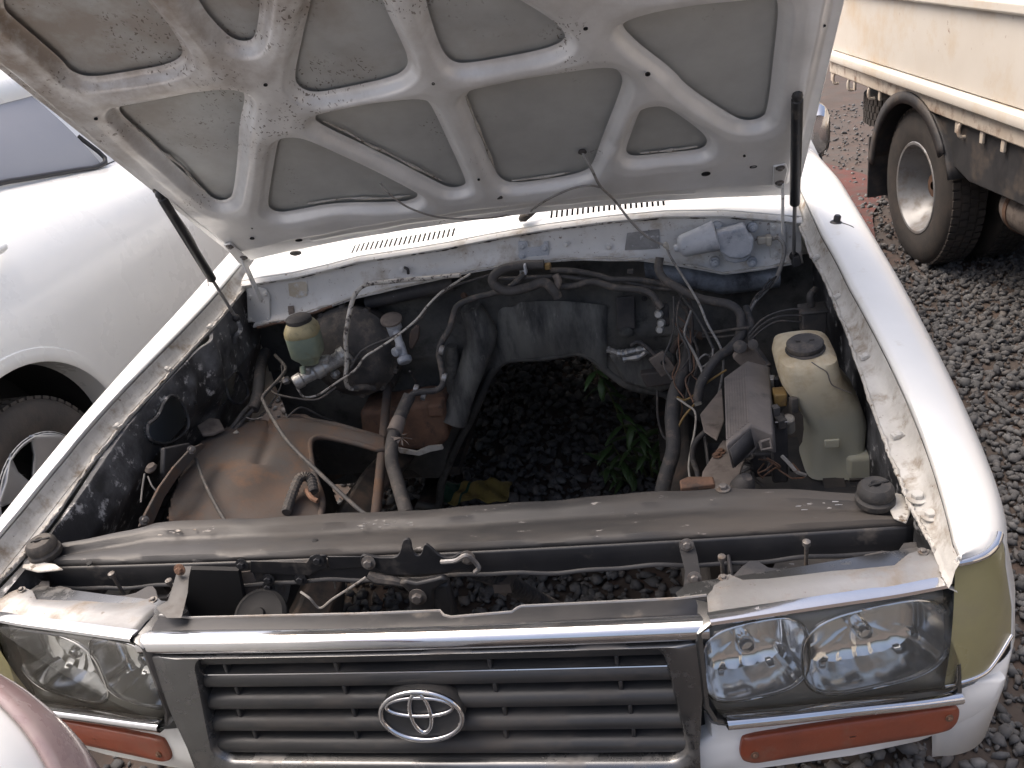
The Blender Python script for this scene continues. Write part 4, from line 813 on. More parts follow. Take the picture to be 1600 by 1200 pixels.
LN = [(1101, 990), (1120, 975), (1200, 958), (1300, 944), (1400, 930), (1470, 918), (1486, 925), (1492, 1000), (1496, 1066), (1480, 1078), (1380, 1092), (1250, 1108), (1150, 1118), (1122, 1115), (1108, 1090)]
for sd in (1, -1):
    frame_o = [(1084, 984), (1104, 968), (1300, 938), (1488, 906), (1494, 915), (1497, 1000), (1500, 1076), (1490, 1086), (1300, 1110), (1140, 1128), (1110, 1122), (1096, 1100)]
    fo = [hl(*p) for p in frame_o]; ce = sum(fo)/len(fo); b = MB()
    rows = []
    for k_, of in ((1.0, -.085), (1.0, .004), (.985, .009), (.955, .008), (.94, -.004), (.93, -.012)):
        rows.append([mir(ce+(p-ce)*k_+HNm*of, sd) for p in fo])
    b.loft(rows, cu_=True); HL = mk('headlight', b, mt['darkchrome'], CAR, smooth=40)
    b = MB(); b.add([mir(ce+(p-ce)*.95-HNm*.085, sd) for p in fo], [tuple(range(len(fo)))]); mk('housing', b, mt['lampbody'], HL)
    # flat infill around the two bowls
    BW = (((1184, 1038), .074, .063), ((1374, 1018), .104, .068)); uv = lambda p: (float((p-ce)@e1), float((p-ce)@e2)); fu = [uv(ce+(p-ce)*.945) for p in fo]; hb = []
    for cpx, w, h in BW:
        c_ = uv(hl(*cpx)); hb.append([(c_[0]+math.cos(t)*w*1.03/((abs(math.cos(t))**3.2+abs(math.sin(t))**3.2)**(1/3.2)), c_[1]+math.sin(t)*h*1.03/((abs(math.cos(t))**3.2+abs(math.sin(t))**3.2)**(1/3.2))) for t in np.linspace(0, 2*math.pi, 40)[:-1]])
    def inpoly(u, v, P):
        c = False
        for i in range(len(P)):
            p, q = P[i], P[(i+1) % len(P)]
            if (p[1] > v) != (q[1] > v) and u < (q[0]-p[0])*(v-p[1])/(q[1]-p[1])+p[0]: c = not c
        return c
    b = MB(); U_ = np.linspace(-.205, .205, 120); V_ = np.linspace(-.11, .11, 64); b.V = [tuple(mir(ce+e1*u+e2*v-HNm*.011, sd)) for v in V_ for u in U_]
    for i in range(len(V_)-1):
        for j in range(len(U_)-1):
            um, vm = (U_[j]+U_[j+1])/2, (V_[i]+V_[i+1])/2
            if inpoly(um, vm, fu) and not any(inpoly(um, vm, P) for P in hb): b.F.append((i*120+j, i*120+j+1, (i+1)*120+j+1, (i+1)*120+j))
    mk('infill', b, mt['lampbody'], HL)
    for cpx, w, h in BW:
        b, cc = bowl(cpx, w, h, sd, .060); r_ = mk('reflector', b, mt['reflector'], HL, smooth=30)
        cb_ = hl(*cpx, -.004); ring = []
        for t in np.linspace(0, 2*math.pi, 73):
            ca, sa = math.cos(t), math.sin(t); q_ = 1/((abs(ca)**3.2+abs(sa)**3.2)**(1/3.2)); ring.append(mir(cb_+e1*ca*q_*w*1.03+e2*sa*q_*h*1.03-HNm*.004, sd))
        b = MB(); b.tube(ring, .0026, seg=6, n=0, caps=False); mk('bezel_ring', b, mt['chrome'], HL, smooth=60)
        axm = mir(HNm, sd); b = MB(); b.lathe([(.010, .0), (.013, .012), (.013, .030), (.009, .036), (.003, .037)], cc, axm, seg=18); mk('bulb_cap', b, mt['reflector'], HL)
    # clear lens
    lo = chaikin([hl(*p) for p in LN], 2); lc = sum(lo)/len(lo); b = MB(); rows = [[mir(lc+(p-lc)*k_+HNm*of, sd) for p in lo] for k_, of in ((1.0, .002), (.99, .010), (.93, .014), (.7, .017), (.35, .019), (.02, .0195))]
    b.loft(rows, cu_=True); mk('lens', b, mt['lens'], HL, smooth=60)
    # chrome strips above and below
    def strip(name, up, wd, mat, of0=.004):
        pts = crom([hl(*p, of0) for p in up], 6); rows = [[mir(p+e2*dz+HNm*of, sd) for p in pts] for dz, of in ((-wd, -.008), (-wd*.9, .003), (-wd*.45, .007), (0, .006), (wd*.3, .0), (wd*.3, -.012))]
        b = MB(); b.loft(rows); return mk(name, b, mt[mat], HL, smooth=50)
    strip('upper_trim', [(1106, 964), (1200, 950), (1300, 935), (1400, 920), (1490, 903)], .010, 'chrome', .006)
    strip('lower_trim', [(1132, 1120), (1230, 1110), (1320, 1100), (1420, 1090), (1497, 1080)], .014, 'chrome', .010)
    # sheet metal filler panel above the lamp
    back = [(1104, 925), (1112, 910), (1125, 902), (1140, 898), (1156, 905), (1200, 905), (1260, 898), (1300, 893), (1340, 890), (1398, 884), (1420, 866), (1446, 858), (1480, 866), (1494, 878)]
    pk = [Q(*p, z=.992) for p in back]; fr_ = crom([hl(*p, .004) for p in [(1106, 962), (1200, 947), (1300, 932), (1400, 917), (1492, 900)]], 6); fi = np.linspace(0, len(fr_)-1, len(pk)); pf = [np.array([np.interp(t, range(len(fr_)), [q[k] for q in fr_]) for k in range(3)]) for t in fi]
    b = MB(); rows = [[mir(p+A((0, 0, -.008)), sd) for p in pk], [mir(p, sd) for p in pk]]
    for t, dz in ((.3, .004), (.55, .003), (.75, -.001), (.92, -.002)): rows.append([mir(p*(1-t)+q*t+A((0, 0, dz)), sd) for p, q in zip(pk, pf)])
    rows.append([mir(q+A((0, 0, -.002)), sd) for q in pf]); b.loft(rows); FP = mk('filler_panel', b, mt['zinc'], CAR, smooth=45, solid=.0015)
    for px_ in ((1130, 903), (1442, 862)): bolt(mir(Q(*px_, z=.997), sd), (0, -.1, 1), 'zinc', .7, FP)
    # dark bracket strip between filler and cross-member with cut-outs
    b = MB(); b.prism([mir(Q(*p, z=.975), sd) for p in [(1140, 905), (1160, 884), (1172, 876), (1184, 876), (1200, 886), (1222, 889), (1300, 884), (1334, 878), (1352, 866), (1378, 860), (1402, 862), (1412, 848), (1432, 846), (1436, 870), (1405, 890), (1300, 902), (1200, 915)]], (0, 0, -.003)); mk('lamp_bracket', b, mt['bay'], CAR, bevel=.001)
    for q in ((1128, 875), (1260, 852)):
        b = MB(); p0 = mir(Q(*q, z=.985), sd); b.lathe([(.003, -.06), (.003, 0), (.006, .001), (.006, .008), (.002, .010)], p0, (0, -.1, 1), seg=10); mk('adjuster_screw', b, mt['darkzinc'], CAR)
    # round lamp shells seen from behind
    for q in ((1185, 868),):
        p0 = mir(Q(*q, z=.93), sd); b = MB(); b.lathe([(.010, -.012), (.022, -.010), (.030, .0), (.032, .03), (.028, .05)], p0+A((0, .03, -.03)), (0, -.3, 1), seg=20); mk('lamp_shell', b, mt['bay'] if q[0] != 1185 else mt['brown'], CAR)
    # amber indicator in the white valance
    def vq(px, py, of=0): return QP(px, py, A((.62, .035, .76)), (.22, -.96, .12))+HNm*of
    vo = [(1108, 1128), (1135, 1132), (1320, 1106), (1500, 1082), (1530, 1060), (1572, 1058), (1560, 1090), (1520, 1118), (1480, 1138), (1440, 1154), (1330, 1178), (1200, 1196), (1090, 1210), (1060, 1196), (1080, 1165), (1110, 1150)]
    b = MB(); rows = []; vv = [vq(*p) for p in vo]; vc = sum(vv)/len(vv)
    for k_, of in ((1.0, -.06), (1.0, -.004), (.99, .002), (.94, .006), (.5, .008), (.05, .008)): rows.append([mir(vc+(p-vc)*k_+HNm*of, sd) for p in vv])
    b.loft(rows, cu_=True); VAL = mk('valance', b, mt['white'], CAR, smooth=45)
    io = chaikin([vq(*p, .010) for p in [(1156, 1150), (1162, 1140), (1250, 1126), (1350, 1112), (1450, 1097), (1482, 1093), (1490, 1100), (1486, 1122), (1470, 1132), (1400, 1144), (1300, 1160), (1200, 1176), (1164, 1182), (1154, 1172)]], 2); ic = sum(io)/len(io)
    b = MB(); b.loft([[mir(ic+(p-ic)*k_+HNm*of, sd) for p in io] for k_, of in ((1.015, -.004), (1.015, .002), (.98, .006), (.9, .0075), (.5, .009), (.03, .009))], cu_=True); IND = mk('indicator', b, mt['amber'], CAR, smooth=50)
    for q in ((1172, 1165), (1472, 1108)): inst('screw', BOLT['rust'], IND, mir(vq(*q, .018), sd), zrot(mir(HNm, sd)), (.6, .6, .6))
    # yellowed corner lamp wrapped round the fender's front corner
    rt = FRT[sd]; rows = []; trim = []; low = []
    for i in range(LAMP_N+1):
        T_ = A(rt[i][6]); q = PL[i]; t_ = PL[min(i+1, LAMP_N)][:2]-PL[max(i-1, 0)][:2]; nn = A((t_[1], -t_[0])); nn /= np.linalg.norm(nn); nn = A((sd*nn[0], nn[1], 0)); f_ = i/LAMP_N
        zl = .806+.008*f_+.022*max(0, f_-.62)**1.5/.235; B_ = A((sd*q[0], q[1], zl))+nn*(.008); row = []
        for k in range(11):
            f = k/10; xy = T_+(B_-T_)*min(1, math.sin(f*math.pi/2)**.62); p = A((xy[0], xy[1], T_[2]+(B_[2]-T_[2])*f))+nn*.006*math.sin(math.pi*f); row.append(p)
        if i > LAMP_N-7:
            wt = (i-LAMP_N+7)/7; wt = wt*wt; zz_ = [p[2] for p in rt[i]][6:][::-1]; row = [A([np.interp(p[2], zz_, [w_[k] for w_ in rt[i]][6:][::-1]) for k in (0, 1)]+[p[2]])*wt+p*(1-wt) for p in row]; B_ = row[-1]
        rows.append(row); trim.append(T_+nn*.003+A((0, 0, .001))); low.append(B_)
    b = MB(); b.loft(rows); CL = mk('corner_lamp', b, mt['corner'], CAR, smooth=60)
    b = MB(); b.tube(trim, .0055, seg=8, n=0); mk('chrome_trim', b, mt['chrome'], CL, smooth=60)
    b = MB(); b.tube(low, .004, seg=8, n=0); mk('chrome_trim', b, mt['chrome'], CL, smooth=60)
# lower grille chrome lip and dark under-tray below the grille
b = MB(); b.tube([gface(x, zB-.030, .006) for x in np.linspace(-.36, .36, 30)], .006, seg=8, n=0); mk('lower_lip', b, mt['chrome'], GR, smooth=60)
b = MB(); b.box((0, .03, zB-.07), (.8, .02, .07)); mk('lower_panel', b, mt['white'], CAR, bevel=.005)
# ================================================================== inside the engine bay
# ---- brake booster and master cylinder
bc = Q(552, 556, y=1.19)+A((0, 0, .012)); b = MB(); bx = A((0, -1, .12))
b.lathe([(.10, -.09), (.122, -.07), (.126, -.02), (.134, -.015), (.134, .0), (.126, .006), (.118, .022), (.112, .026), (.104, .040), (.085, .050), (.045, .058), (.03, .062)], bc, bx, seg=56); BO = mk('brake_booster', b, mt['hose'], CAR, smooth=35, label='round dusty black brake booster')
for k in range(12):
    a = 2*math.pi*k/12; u, v, w_ = basis(bx); b = MB(); b.box(bc+(u*math.cos(a)+v*math.sin(a))*.134+w_*-.007, (.016, .012, .022), (np.cross(w_, u*math.cos(a)+v*math.sin(a)), u*math.cos(a)+v*math.sin(a), w_)); mk('crimp', b, mt['hose'], BO, bevel=.002)
m0, m1 = Q(462, 598, y=1.03), Q(540, 555, y=1.11); d_ = m1-m0; L_ = np.linalg.norm(d_); b = MB()
b.lathe([(.012, -.006), (.019, -.004), (.021, .004), (.021, .018), (.0175, .022), (.0175, L_*.36), (.024, L_*.40), (.024, L_*.52), (.019, L_*.56), (.021, L_*.85), (.028, L_*.9), (.028, L_)], m0, d_, seg=24); MC = mk('brake_master_cylinder', b, mt['alu'], CAR, smooth=40, label='bare cast aluminium brake master cylinder')
for t_, w_2 in ((.25, .03), (.6, .034)):
    b = MB(); b.box(m0+d_*t_+A((0, 0, .018)), (w_2, .03, .022)); mk('port_boss', b, mt['alu'], MC, bevel=.006, seg=3)
b = MB(); b.prism([m0+d_*t_+A((0, -.004, z_)) for t_, z_ in ((.1, -.016), (.9, -.020), (.92, .0), (.1, -.004))], (0, -.012, 0)); mk('casting_web', b, mt['alu'], MC, bevel=.004)
b = MB(); b.lathe([(.012, -.002), (.010, -.001), (.004, -.006)], m0, d_, seg=18); mk('end_plug', b, mt['zinc'], MC)
b = MB(); b.prism([Q(*p, y=1.10) for p in [(518, 555), (528, 548), (545, 556), (553, 566), (548, 574), (530, 570)]], (0, .016, 0)); mk('mounting_flange', b, mt['alu'], MC, bevel=.004)
b = MB(); b.lathe([(.009, 0), (.011, .003), (.011, .015), (.008, .018)], Q(452, 593, y=1.035), (-1, -.2, -.1), seg=6); mk('pipe_union', b, mt['zinc'], MC)
b = MB(); b.lathe([(.012, 0), (.013, .004), (.013, .016), (.008, .020)], Q(527, 582, y=1.10), (-.4, -1, 0), seg=6); mk('pipe_union', b, mt['alu'], MC)
# reservoir: squarish tank, amber collar, black cap
rc = Q(484, 560, y=1.06); b = MB()
def sq_lathe(b, prof, o, ax, p=4, seg=40, sqz=(1, 1), u=(1, .2, 0)):
    U, W, a = basis(ax); U = A(u); U -= a*np.dot(U, a); U /= np.linalg.norm(U); W = np.cross(a, U); rows = []
    for r, h in prof:
        row = []
        for k in range(seg):
            t = 2*math.pi*k/seg; c, s = math.cos(t), math.sin(t); q = 1/((abs(c)**p+abs(s)**p)**(1/p)); row.append(A(o)+a*h+(U*c*sqz[0]+W*s*sqz[1])*r*q)
        rows.append(row)
    o_ = len(b.V); b.loft(rows, cu_=True); b.F.append(tuple(o_+k for k in range(seg))[::-1]); e = o_+(len(rows)-1)*seg; b.F.append(tuple(e+k for k in range(seg)))
rax = A((.03, -.02, 1))
sq_lathe(b, [(.022, -.012), (.026, 0), (.036, .012), (.041, .020), (.042, .075)], rc, rax, 4, 40, (1.05, 1.0)); RS = mk('fluid_reservoir', b, mt['gum'], CAR, smooth=45, label='murky green brake fluid reservoir with amber neck')
b = MB(); sq_lathe(b, [(.0425, .074), (.0445, .078), (.043, .092), (.036, .104), (.031, .110)], rc, rax, 3.2, 40, (1.03, 1.0)); mk('collar', b, mt['gumtop'], RS, smooth=45)
b = MB(); b.lathe([(.032, .108), (.034, .110), (.034, .120), (.029, .124), (.010, .125)], rc, rax, seg=32); mk('cap', b, mt['rubber'], RS)
b = MB(); b.lathe([(.007, 0), (.007, .02)], rc+A((-.01, -.035, -.005)), (0, -.3, -1), seg=10); mk('outlet', b, mt['gum'], RS)
# clutch master cylinder
k0 = Q(633, 565, y=1.13); k1 = Q(615, 505, y=1.20); d_ = k1-k0; L_ = np.linalg.norm(d_); b = MB(); b.lathe([(.016, -.004), (.020, 0), (.020, .012), (.013, .016), (.013, L_*.45), (.011, L_*.5), (.012, L_*.8), (.02, L_*.85), (.02, L_)], k0, d_, seg=22); CM = mk('clutch_master_cylinder', b, mt['silver'], CAR, smooth=40, label='small silver-sprayed clutch cylinder on the dark bulkhead')
b = MB(); b.lathe([(.026, 0), (.030, .003), (.030, .009), (.022, .012), (.010, .013)], Q(612, 502, y=1.19), (.1, -.3, 1), seg=26); mk('cap', b, mt['bracket'], CM)
b = MB(); b.lathe([(.018, -.03), (.020, 0)], Q(614, 508, y=1.19), (.1, -.3, 1), seg=20); mk('neck', b, mt['silver'], CM)
b = MB(); b.lathe([(.010, -.01), (.013, 0), (.013, .014), (.009, .018)], Q(622, 548, y=1.14), (-.5, -1, .1), seg=16); mk('boss', b, mt['silver'], CM)
b = MB(); b.prism([Q(*p, y=1.17) for p in [(640, 520), (650, 508), (656, 512), (654, 530), (644, 548), (638, 542)]], (0, .012, 0)); mk('mounting_ear', b, mt['brown'], CM, bevel=.004)
# steel pipes and hoses: list of pixel path with depth y
def pth(name, mat, r, pts, n=8, seg=8, lab=None, parent=None, wob=0):
    b = MB(); b.tube([Q(p[0], p[1], y=p[2]) for p in pts], r, seg=seg, n=n, wob=wob); return mk(name, b, mt[mat], parent or CAR, smooth=60, label=lab)
pth('vacuum_pipe', 'steelpipe', .0062, [(720, 430, 1.17), (640, 437, 1.165), (600, 441, 1.16), (572, 445, 1.14), (556, 458, 1.12), (548, 480, 1.09), (543, 505, 1.07), (540, 530, 1.06), (542, 565, 1.06), (540, 592, 1.06), (545, 606, 1.07), (560, 608, 1.08)], lab='pale bent vacuum pipe arching over the booster')
pth('hose_stub', 'hose', .009, [(552, 606, 1.075), (570, 605, 1.09), (585, 607, 1.11)])
pth('pipe', 'steelpipe', .0032, [(735, 428, 1.18), (715, 440, 1.17), (690, 456, 1.15), (668, 478, 1.12), (650, 500, 1.10), (620, 525, 1.08), (590, 545, 1.07), (570, 558, 1.06), (555, 578, 1.05), (530, 595, 1.04), (508, 610, 1.04), (495, 618, 1.04), (475, 620, 1.03), (464, 606, 1.03)])
pth('pipe', 'wire', .0035, [(800, 420, 1.20), (730, 440, 1.19), (700, 452, 1.16), (672, 475, 1.13), (655, 500, 1.11), (622, 522, 1.09), (580, 540, 1.08), (562, 552, 1.07), (548, 575, 1.06)])
pth('pipe', 'hose', .0030, [(458, 594, 1.035), (436, 597, 1.03), (424, 606, 1.02), (430, 615, 1.01), (460, 622, 1.0), (496, 624, 1.02), (525, 605, 1.05)])
pth('loom', 'wire', .0048, [(430, 555, 1.15), (446, 575, 1.08), (436, 592, 1.0), (412, 618, .93), (413, 630, .90), (425, 652, .85), (450, 690, .72), (500, 740, .60), (560, 795, .50), (585, 812, .44)], lab=None)
pth('loom', 'wire', .016, [(415, 550, 1.22), (408, 570, 1.15), (405, 595, 1.05), (402, 620, 1.0), (395, 640, .96)], seg=12)
pth('loom', 'hose', .006, [(402, 625, .99), (384, 640, .95), (365, 665, .90), (345, 690, .86)])
pth('loom', 'wire', .006, [(396, 640, .96), (384, 652, .94), (365, 675, .88), (350, 692, .85), (335, 705, .83)])
pth('wire', 'wire', .0025, [(440, 570, 1.1), (440, 600, 1.05), (420, 635, 1.0), (400, 655, .96), (385, 654, .95)])
pth('wire', 'cable', .0016, [(384, 652, .93), (396, 655, .93), (410, 652, .93)])
pth('wire', 'wire', .003, [(446, 655, .98), (470, 637, 1.02), (500, 650, 1.05), (535, 665, 1.1)])
pth('wire', 'wire', .004, [(345, 712, .84), (325, 722, .82), (312, 725, .80)])
# tape and splice on the loom
pth('taped_splice', 'paleplastic', .006, [(372, 674, .87), (362, 682, .86)], n=0)
pth('taped_splice', 'paleplastic', .005, [(340, 701, .84), (322, 712, .82)], n=0)
# heater hoses across the bulkhead
pth('heater_hose', 'hose', .0125, [(850, 413, 1.165), (812, 415, 1.165), (783, 422, 1.16), (770, 435, 1.155), (775, 447, 1.15), (795, 455, 1.145), (825, 449, 1.145), (850, 441, 1.145), (866, 455, 1.14), (872, 465, 1.14)], seg=12, lab='thick grey hose looped below the cowl bracket')
pth('heater_hose', 'hose', .0075, [(860, 422, 1.18), (895, 423, 1.18), (935, 430, 1.18), (955, 436, 1.18), (1000, 437, 1.18), (1048, 446, 1.17)])
pth('heater_hose', 'hose', .0058, [(780, 436, 1.18), (870, 432, 1.18), (920, 437, 1.18), (960, 436, 1.185), (1010, 448, 1.18), (1050, 452, 1.17)])
pth('heater_hose', 'hose', .009, [(875, 448, 1.17), (900, 446, 1.17), (925, 440, 1.17), (960, 449, 1.16), (1000, 453, 1.15), (1018, 460, 1.14), (1028, 473, 1.13), (1035, 482, 1.12)], seg=10)
pth('heater_hose', 'hose', .0105, [(1031, 402, 1.17), (1029, 420, 1.16), (1038, 436, 1.14), (1060, 450, 1.11), (1090, 465, 1.08), (1115, 471, 1.05), (1140, 476, 1.03), (1155, 488, 1.02), (1158, 505, 1.01), (1155, 525, 1.0)], seg=12, lab='grey hose running down from the cowl panel')
pth('heater_hose', 'wire', .0085, [(820, 428, 1.18), (790, 452, 1.17), (740, 466, 1.17), (715, 478, 1.16), (708, 495, 1.15), (702, 515, 1.13), (690, 535, 1.12), (686, 552, 1.11), (690, 575, 1.09), (692, 600, 1.07), (680, 610, 1.06), (660, 612, 1.05), (645, 616, 1.04), (634, 628, 1.03)], seg=10, lab='dusty hose bending down the bulkhead')
pth('main_hose', 'hose', .017, [(640, 618, 1.03), (630, 640, 1.0), (620, 665, .95), (613, 690, .90), (612, 720, .84), (620, 750, .78), (630, 785, .70), (636, 805, .66)], seg=14, lab='thick taped hose dropping to the cross-member')
pth('tape_wrap', 'bracket', .0195, [(624, 655, .965), (616, 676, .925)], n=3, seg=12, wob=.25)
pth('steering_shaft', 'brown', .013, [(606, 600, 1.22), (602, 650, 1.08), (598, 700, .94), (592, 760, .80), (586, 815, .68)], n=0, seg=14, lab='brown dusty steering shaft')
pth('shaft_boot', 'rubber', [.055, .04, .022], [(600, 580, 1.27), (603, 592, 1.25), (605, 604, 1.22)], seg=20)
pth('clutch_pipe', 'wire', .003, [(640, 580, 1.13), (655, 605, 1.2), (658, 625, 1.24)])
for p in ((650, 608, 1.08), (662, 618, 1.06), (690, 547, 1.10), (694, 590, 1.08)):
    b = MB(); b.lathe([(.013, -.006), (.014, 0), (.013, .006)], Q(p[0], p[1], y=p[2]), (1, 0, -.4), seg=12); mk('hose_clip', b, mt['zinc'], CAR)
b = MB(); b.lathe([(.008, -.003), (.010, 0), (.006, .004)], Q(725, 462, y=1.29), (0, -1, 0), seg=14); mk('grommet', b, mt['rusty'], FW)
b = MB(); b.box(Q(856, 416, y=1.165), (.016, .016, .016)); mk('yellow_clip', b, mt['yellowrelay'], CAR, bevel=.003)
b = MB(); b.box(Q(821, 420, y=1.15), (.006, .02, .026)); mk('hose_clip', b, mt['silver'], CAR, bevel=.002)
pth('tee_joint', 'bracket', .010, [(868, 430, 1.175), (872, 440, 1.165), (868, 452, 1.155)], seg=10)
# brown starter / exhaust box low behind the hose
b = MB(); b.prism([Q(*p, y=1.16) for p in [(560, 642), (600, 640), (660, 630), (690, 632), (697, 648), (700, 690), (680, 705), (620, 706), (580, 700), (565, 680)]], (0, .12, 0)); SB = mk('steering_box', b, mt['rusty'], CAR, bevel=.018, seg=4, label='rust-brown cast housing low beside the gearbox opening')
b = MB(); b.prism([Q(*p, y=1.15) for p in [(666, 634), (690, 632), (694, 652), (668, 652)]], (0, .05, 0)); mk('cover', b, mt['rusty'], SB, bevel=.006)
b = MB(); b.prism([Q(*p, y=1.12) for p in [(620, 700), (650, 706), (668, 698), (690, 696), (692, 702), (672, 706), (655, 712), (625, 708)]], (0, .01, -.002)); mk('torn_gasket', b, mt['ledge'], SB)
b = MB()
for k in range(7):
    a = k*.9; c = Q(628, 684, y=.90); b.add([c, c+A((math.cos(a)*.03, -.01+.008*math.sin(a*3), math.sin(a)*.018)), c+A((math.cos(a+.4)*.018, -.012, math.sin(a+.4)*.016))], [(0, 1, 2)])
mk('torn_tape', b, mt['bracket'], CAR, smooth=0, solid=.001)
# ---- brown wheel-house apron on the left with its arm
def dz(px, py, lift=0):      # sloping apron plane
    q = QP(px, py, A((-.58, .75, .82)), A((.30, .05, 1))); return q+A((.28, .05, .95))*lift
dome = [(262, 812), (268, 780), (285, 742), (307, 700), (340, 676), (375, 663), (412, 660), (450, 655), (474, 654), (487, 660), (525, 667), (560, 677), (600, 690), (600, 707), (560, 697), (520, 688), (500, 686), (488, 690), (484, 700), (486, 720), (491, 745), (498, 765), (504, 790), (500, 815), (400, 840), (300, 845)]
dP = [dz(*p) for p in dome]; dpx = dome
U_ = np.linspace(255, 610, 120); V_ = np.linspace(650, 846, 80); b = MB()
def lift(px, py):
    return .028*math.exp(-(((px-400)/85)**2+((py-745)/62)**2))-.012*math.exp(-(((px-430)/35)**2+((py-765)/22)**2))+.012*math.exp(-((py-(664+max(0, px-470)*.22))/9)**2)*(px > 420)+.003*math.sin(px*.05)*math.sin(py*.07)-.010*math.exp(-((px-(420+(py-690)*-.3))/10)**2)*(py < 740)
b.V = [tuple(dz(u, v, lift(u, v))) for v in V_ for u in U_]
for i in range(79):
    for j in range(119):
        um, vm = (U_[j]+U_[j+1])/2, (V_[i]+V_[i+1])/2
        if inpoly(um, vm, dome): b.F.append((i*120+j, i*120+j+1, (i+1)*120+j+1, (i+1)*120+j))
DM = mk('wheel_house', b, mt['brown'], CAR, smooth=60, solid=.004, label='brown dust-covered wheel-house panel with a curved arm')
b = MB(); b.tube([dz(*p, .006) for p in dome[7:24]], .008, seg=8, n=3); mk('rolled_edge', b, mt['brown'], DM, smooth=60)
b = MB(); b.prism([Q(*p, x=-.70) for p in [(296, 700), (312, 694), (317, 698), (300, 716), (272, 750), (252, 780), (234, 822), (214, 824), (222, 806), (245, 762), (268, 730)]], (.008, 0, .002)); ST = mk('battery_strap', b, mt['brown'], CAR, bevel=.002)
bolt(Q(299, 703, x=-.690), (1, -.6, .6), 'zinc', 1.0, ST); bolt(Q(225, 813, x=-.690), (1, -.6, .6), 'zinc', 1.0, ST)
b = MB(); b.prism([dz(*p, .02) for p in [(310, 680), (330, 668), (345, 670), (352, 684), (335, 692), (318, 694)]], (0, 0, .01)); mk('clamp', b, mt['bracket'], CAR, bevel=.003)
pth('wire', 'wire', .004, [(306, 716, .66), (318, 750, .60), (335, 785, .53), (352, 815, .46)])
# ribbed hose end lying on the apron
P_ = crom([dz(447, 812, .02), dz(456, 790, .03), dz(468, 772, .045), dz(484, 772, .045), dz(490, 788, .035)], 10); b = MB(); b.tube(P_, [.010+.0025*(i % 2) for i in range(len(P_))], seg=10, n=0); mk('ribbed_hose', b, mt['hose'], CAR, smooth=30)
b = MB(); b.tube([dz(478, 782, .03), dz(486, 794, .03), dz(496, 800, .03)], .006, seg=8); mk('hose_clip', b, mt['rusty'], CAR)
# dark panel and lead at the left apron
b = MB(); b.prism([Q(*p, x=-.74) for p in [(250, 700), (290, 692), (300, 706), (278, 740), (258, 760), (248, 740)]], (.012, 0, 0)); mk('relay_box', b, mt['bay'], CAR, bevel=.004)
b = MB(); b.lathe([(.014, 0), (.018, .006), (.012, .014)], Q(236, 735, x=-.74), (.3, 0, 1), seg=14, sq=(1, .6)); mk('grommet', b, mt['bracket'], CAR)
b = MB(); b.tube([Q(226, 740, x=-.73), Q(222, 765, x=-.73), Q(220, 785, x=-.72)], .002, seg=6); mk('wire', b, mt['cable'], CAR)
b = MB(); b.tube([Q(231, 744, x=-.72), Q(238, 760, x=-.71), Q(248, 770, x=-.70)], .0018, seg=6); mk('wire', b, mt['cable'], CAR)
# ---- washer tank on the right
TO = []
tz = [(.745, 0), (.76, .006), (.80, .010), (.86, .008), (.92, .0), (.97, -.004), (1.005, -.006), (1.025, .004), (1.035, .022), (1.038, .04)]
def tank_row(z, ins):
    pts = []
    if z > .96: x0, x1, y0, y1 = .625, .735, .66, .83
    elif z > .9: x0, x1, y0, y1 = .630, .745, .66, .83
    else: x0, x1, y0, y1 = .660, .765, .665, .83
    f = np.clip((z-.86)/.14, 0, 1); f = f*f*(3-2*f); x0 = .672*(1-f)+.618*f; x1 = .803*(1-f)+.735*f; y0 = .668*(1-f)+.655*f; y1 = .83
    cx, cy = (x0+x1)/2, (y0+y1)/2; hx, hy = (x1-x0)/2-max(ins, 0), (y1-y0)/2-max(ins, 0); p = 4.5
    for k in range(48):
        t = 2*math.pi*k/48; c, s = math.cos(t), math.sin(t); q = 1/((abs(c)**p+abs(s)**p)**(1/p)); dent = 1-.05*math.exp(-((t-4.3)/.25)**2)
        pts.append((cx+hx*c*q*dent, cy+hy*s*q*dent, z+.0*s))
    return pts
b = MB(); rows = [tank_row(z, i_) for z, i_ in tz]; b.loft(rows, cu_=True); b.F.append(tuple(range(48))[::-1]); e = 48*(len(rows)-1); b.F.append(tuple(e+k for k in range(48)))
TK = mk('washer_tank', b, mt['tank'], CAR, smooth=50, label='yellowed plastic washer bottle with a round black cap', bevel=0)
b = MB(); b.prism([(.748, .668, .685), (.802, .668, .685), (.802, .668, .80), (.748, .668, .80)], (0, .12, 0)); mk('tank_leg', b, mt['tank'], TK, bevel=.010, seg=3)
tc_ = Q(1258, 541, z=1.045); b = MB(); b.lathe([(.022, -.012), (.024, -.004), (.033, -.004), (.036, .0), (.036, .008), (.033, .011), (.010, .012), (.008, .015), (.003, .016)], tc_, (-.06, -.10, 1), seg=36); CP = mk('cap', b, mt['hose'], TK)
b = MB(); b.box(tc_+A((0, 0, .0135)), (.036, .005, .004)); mk('grip', b, mt['rubber'], TK, bevel=.0015)
b = MB(); b.lathe([(.010, -.016), (.036, -.010), (.039, -.006), (.036, -.003)], tc_, (-.06, -.10, 1), seg=36); mk('cap_skirt', b, mt['rubber'], TK)
b = MB(); b.box(Q(1300, 693, y=.66), (.03, .006, .02)); mk('tank_tab', b, mt['tank'], TK, bevel=.002)
# wavy seam drawn as a raised moulding
b = MB(); b.tube([Q(*p, y=.655) for p in [(1268, 566), (1280, 574), (1292, 582), (1297, 596), (1304, 604), (1330, 614)]], .0012, n=6, seg=5); mk('seam', b, mt['fusebox'], TK)
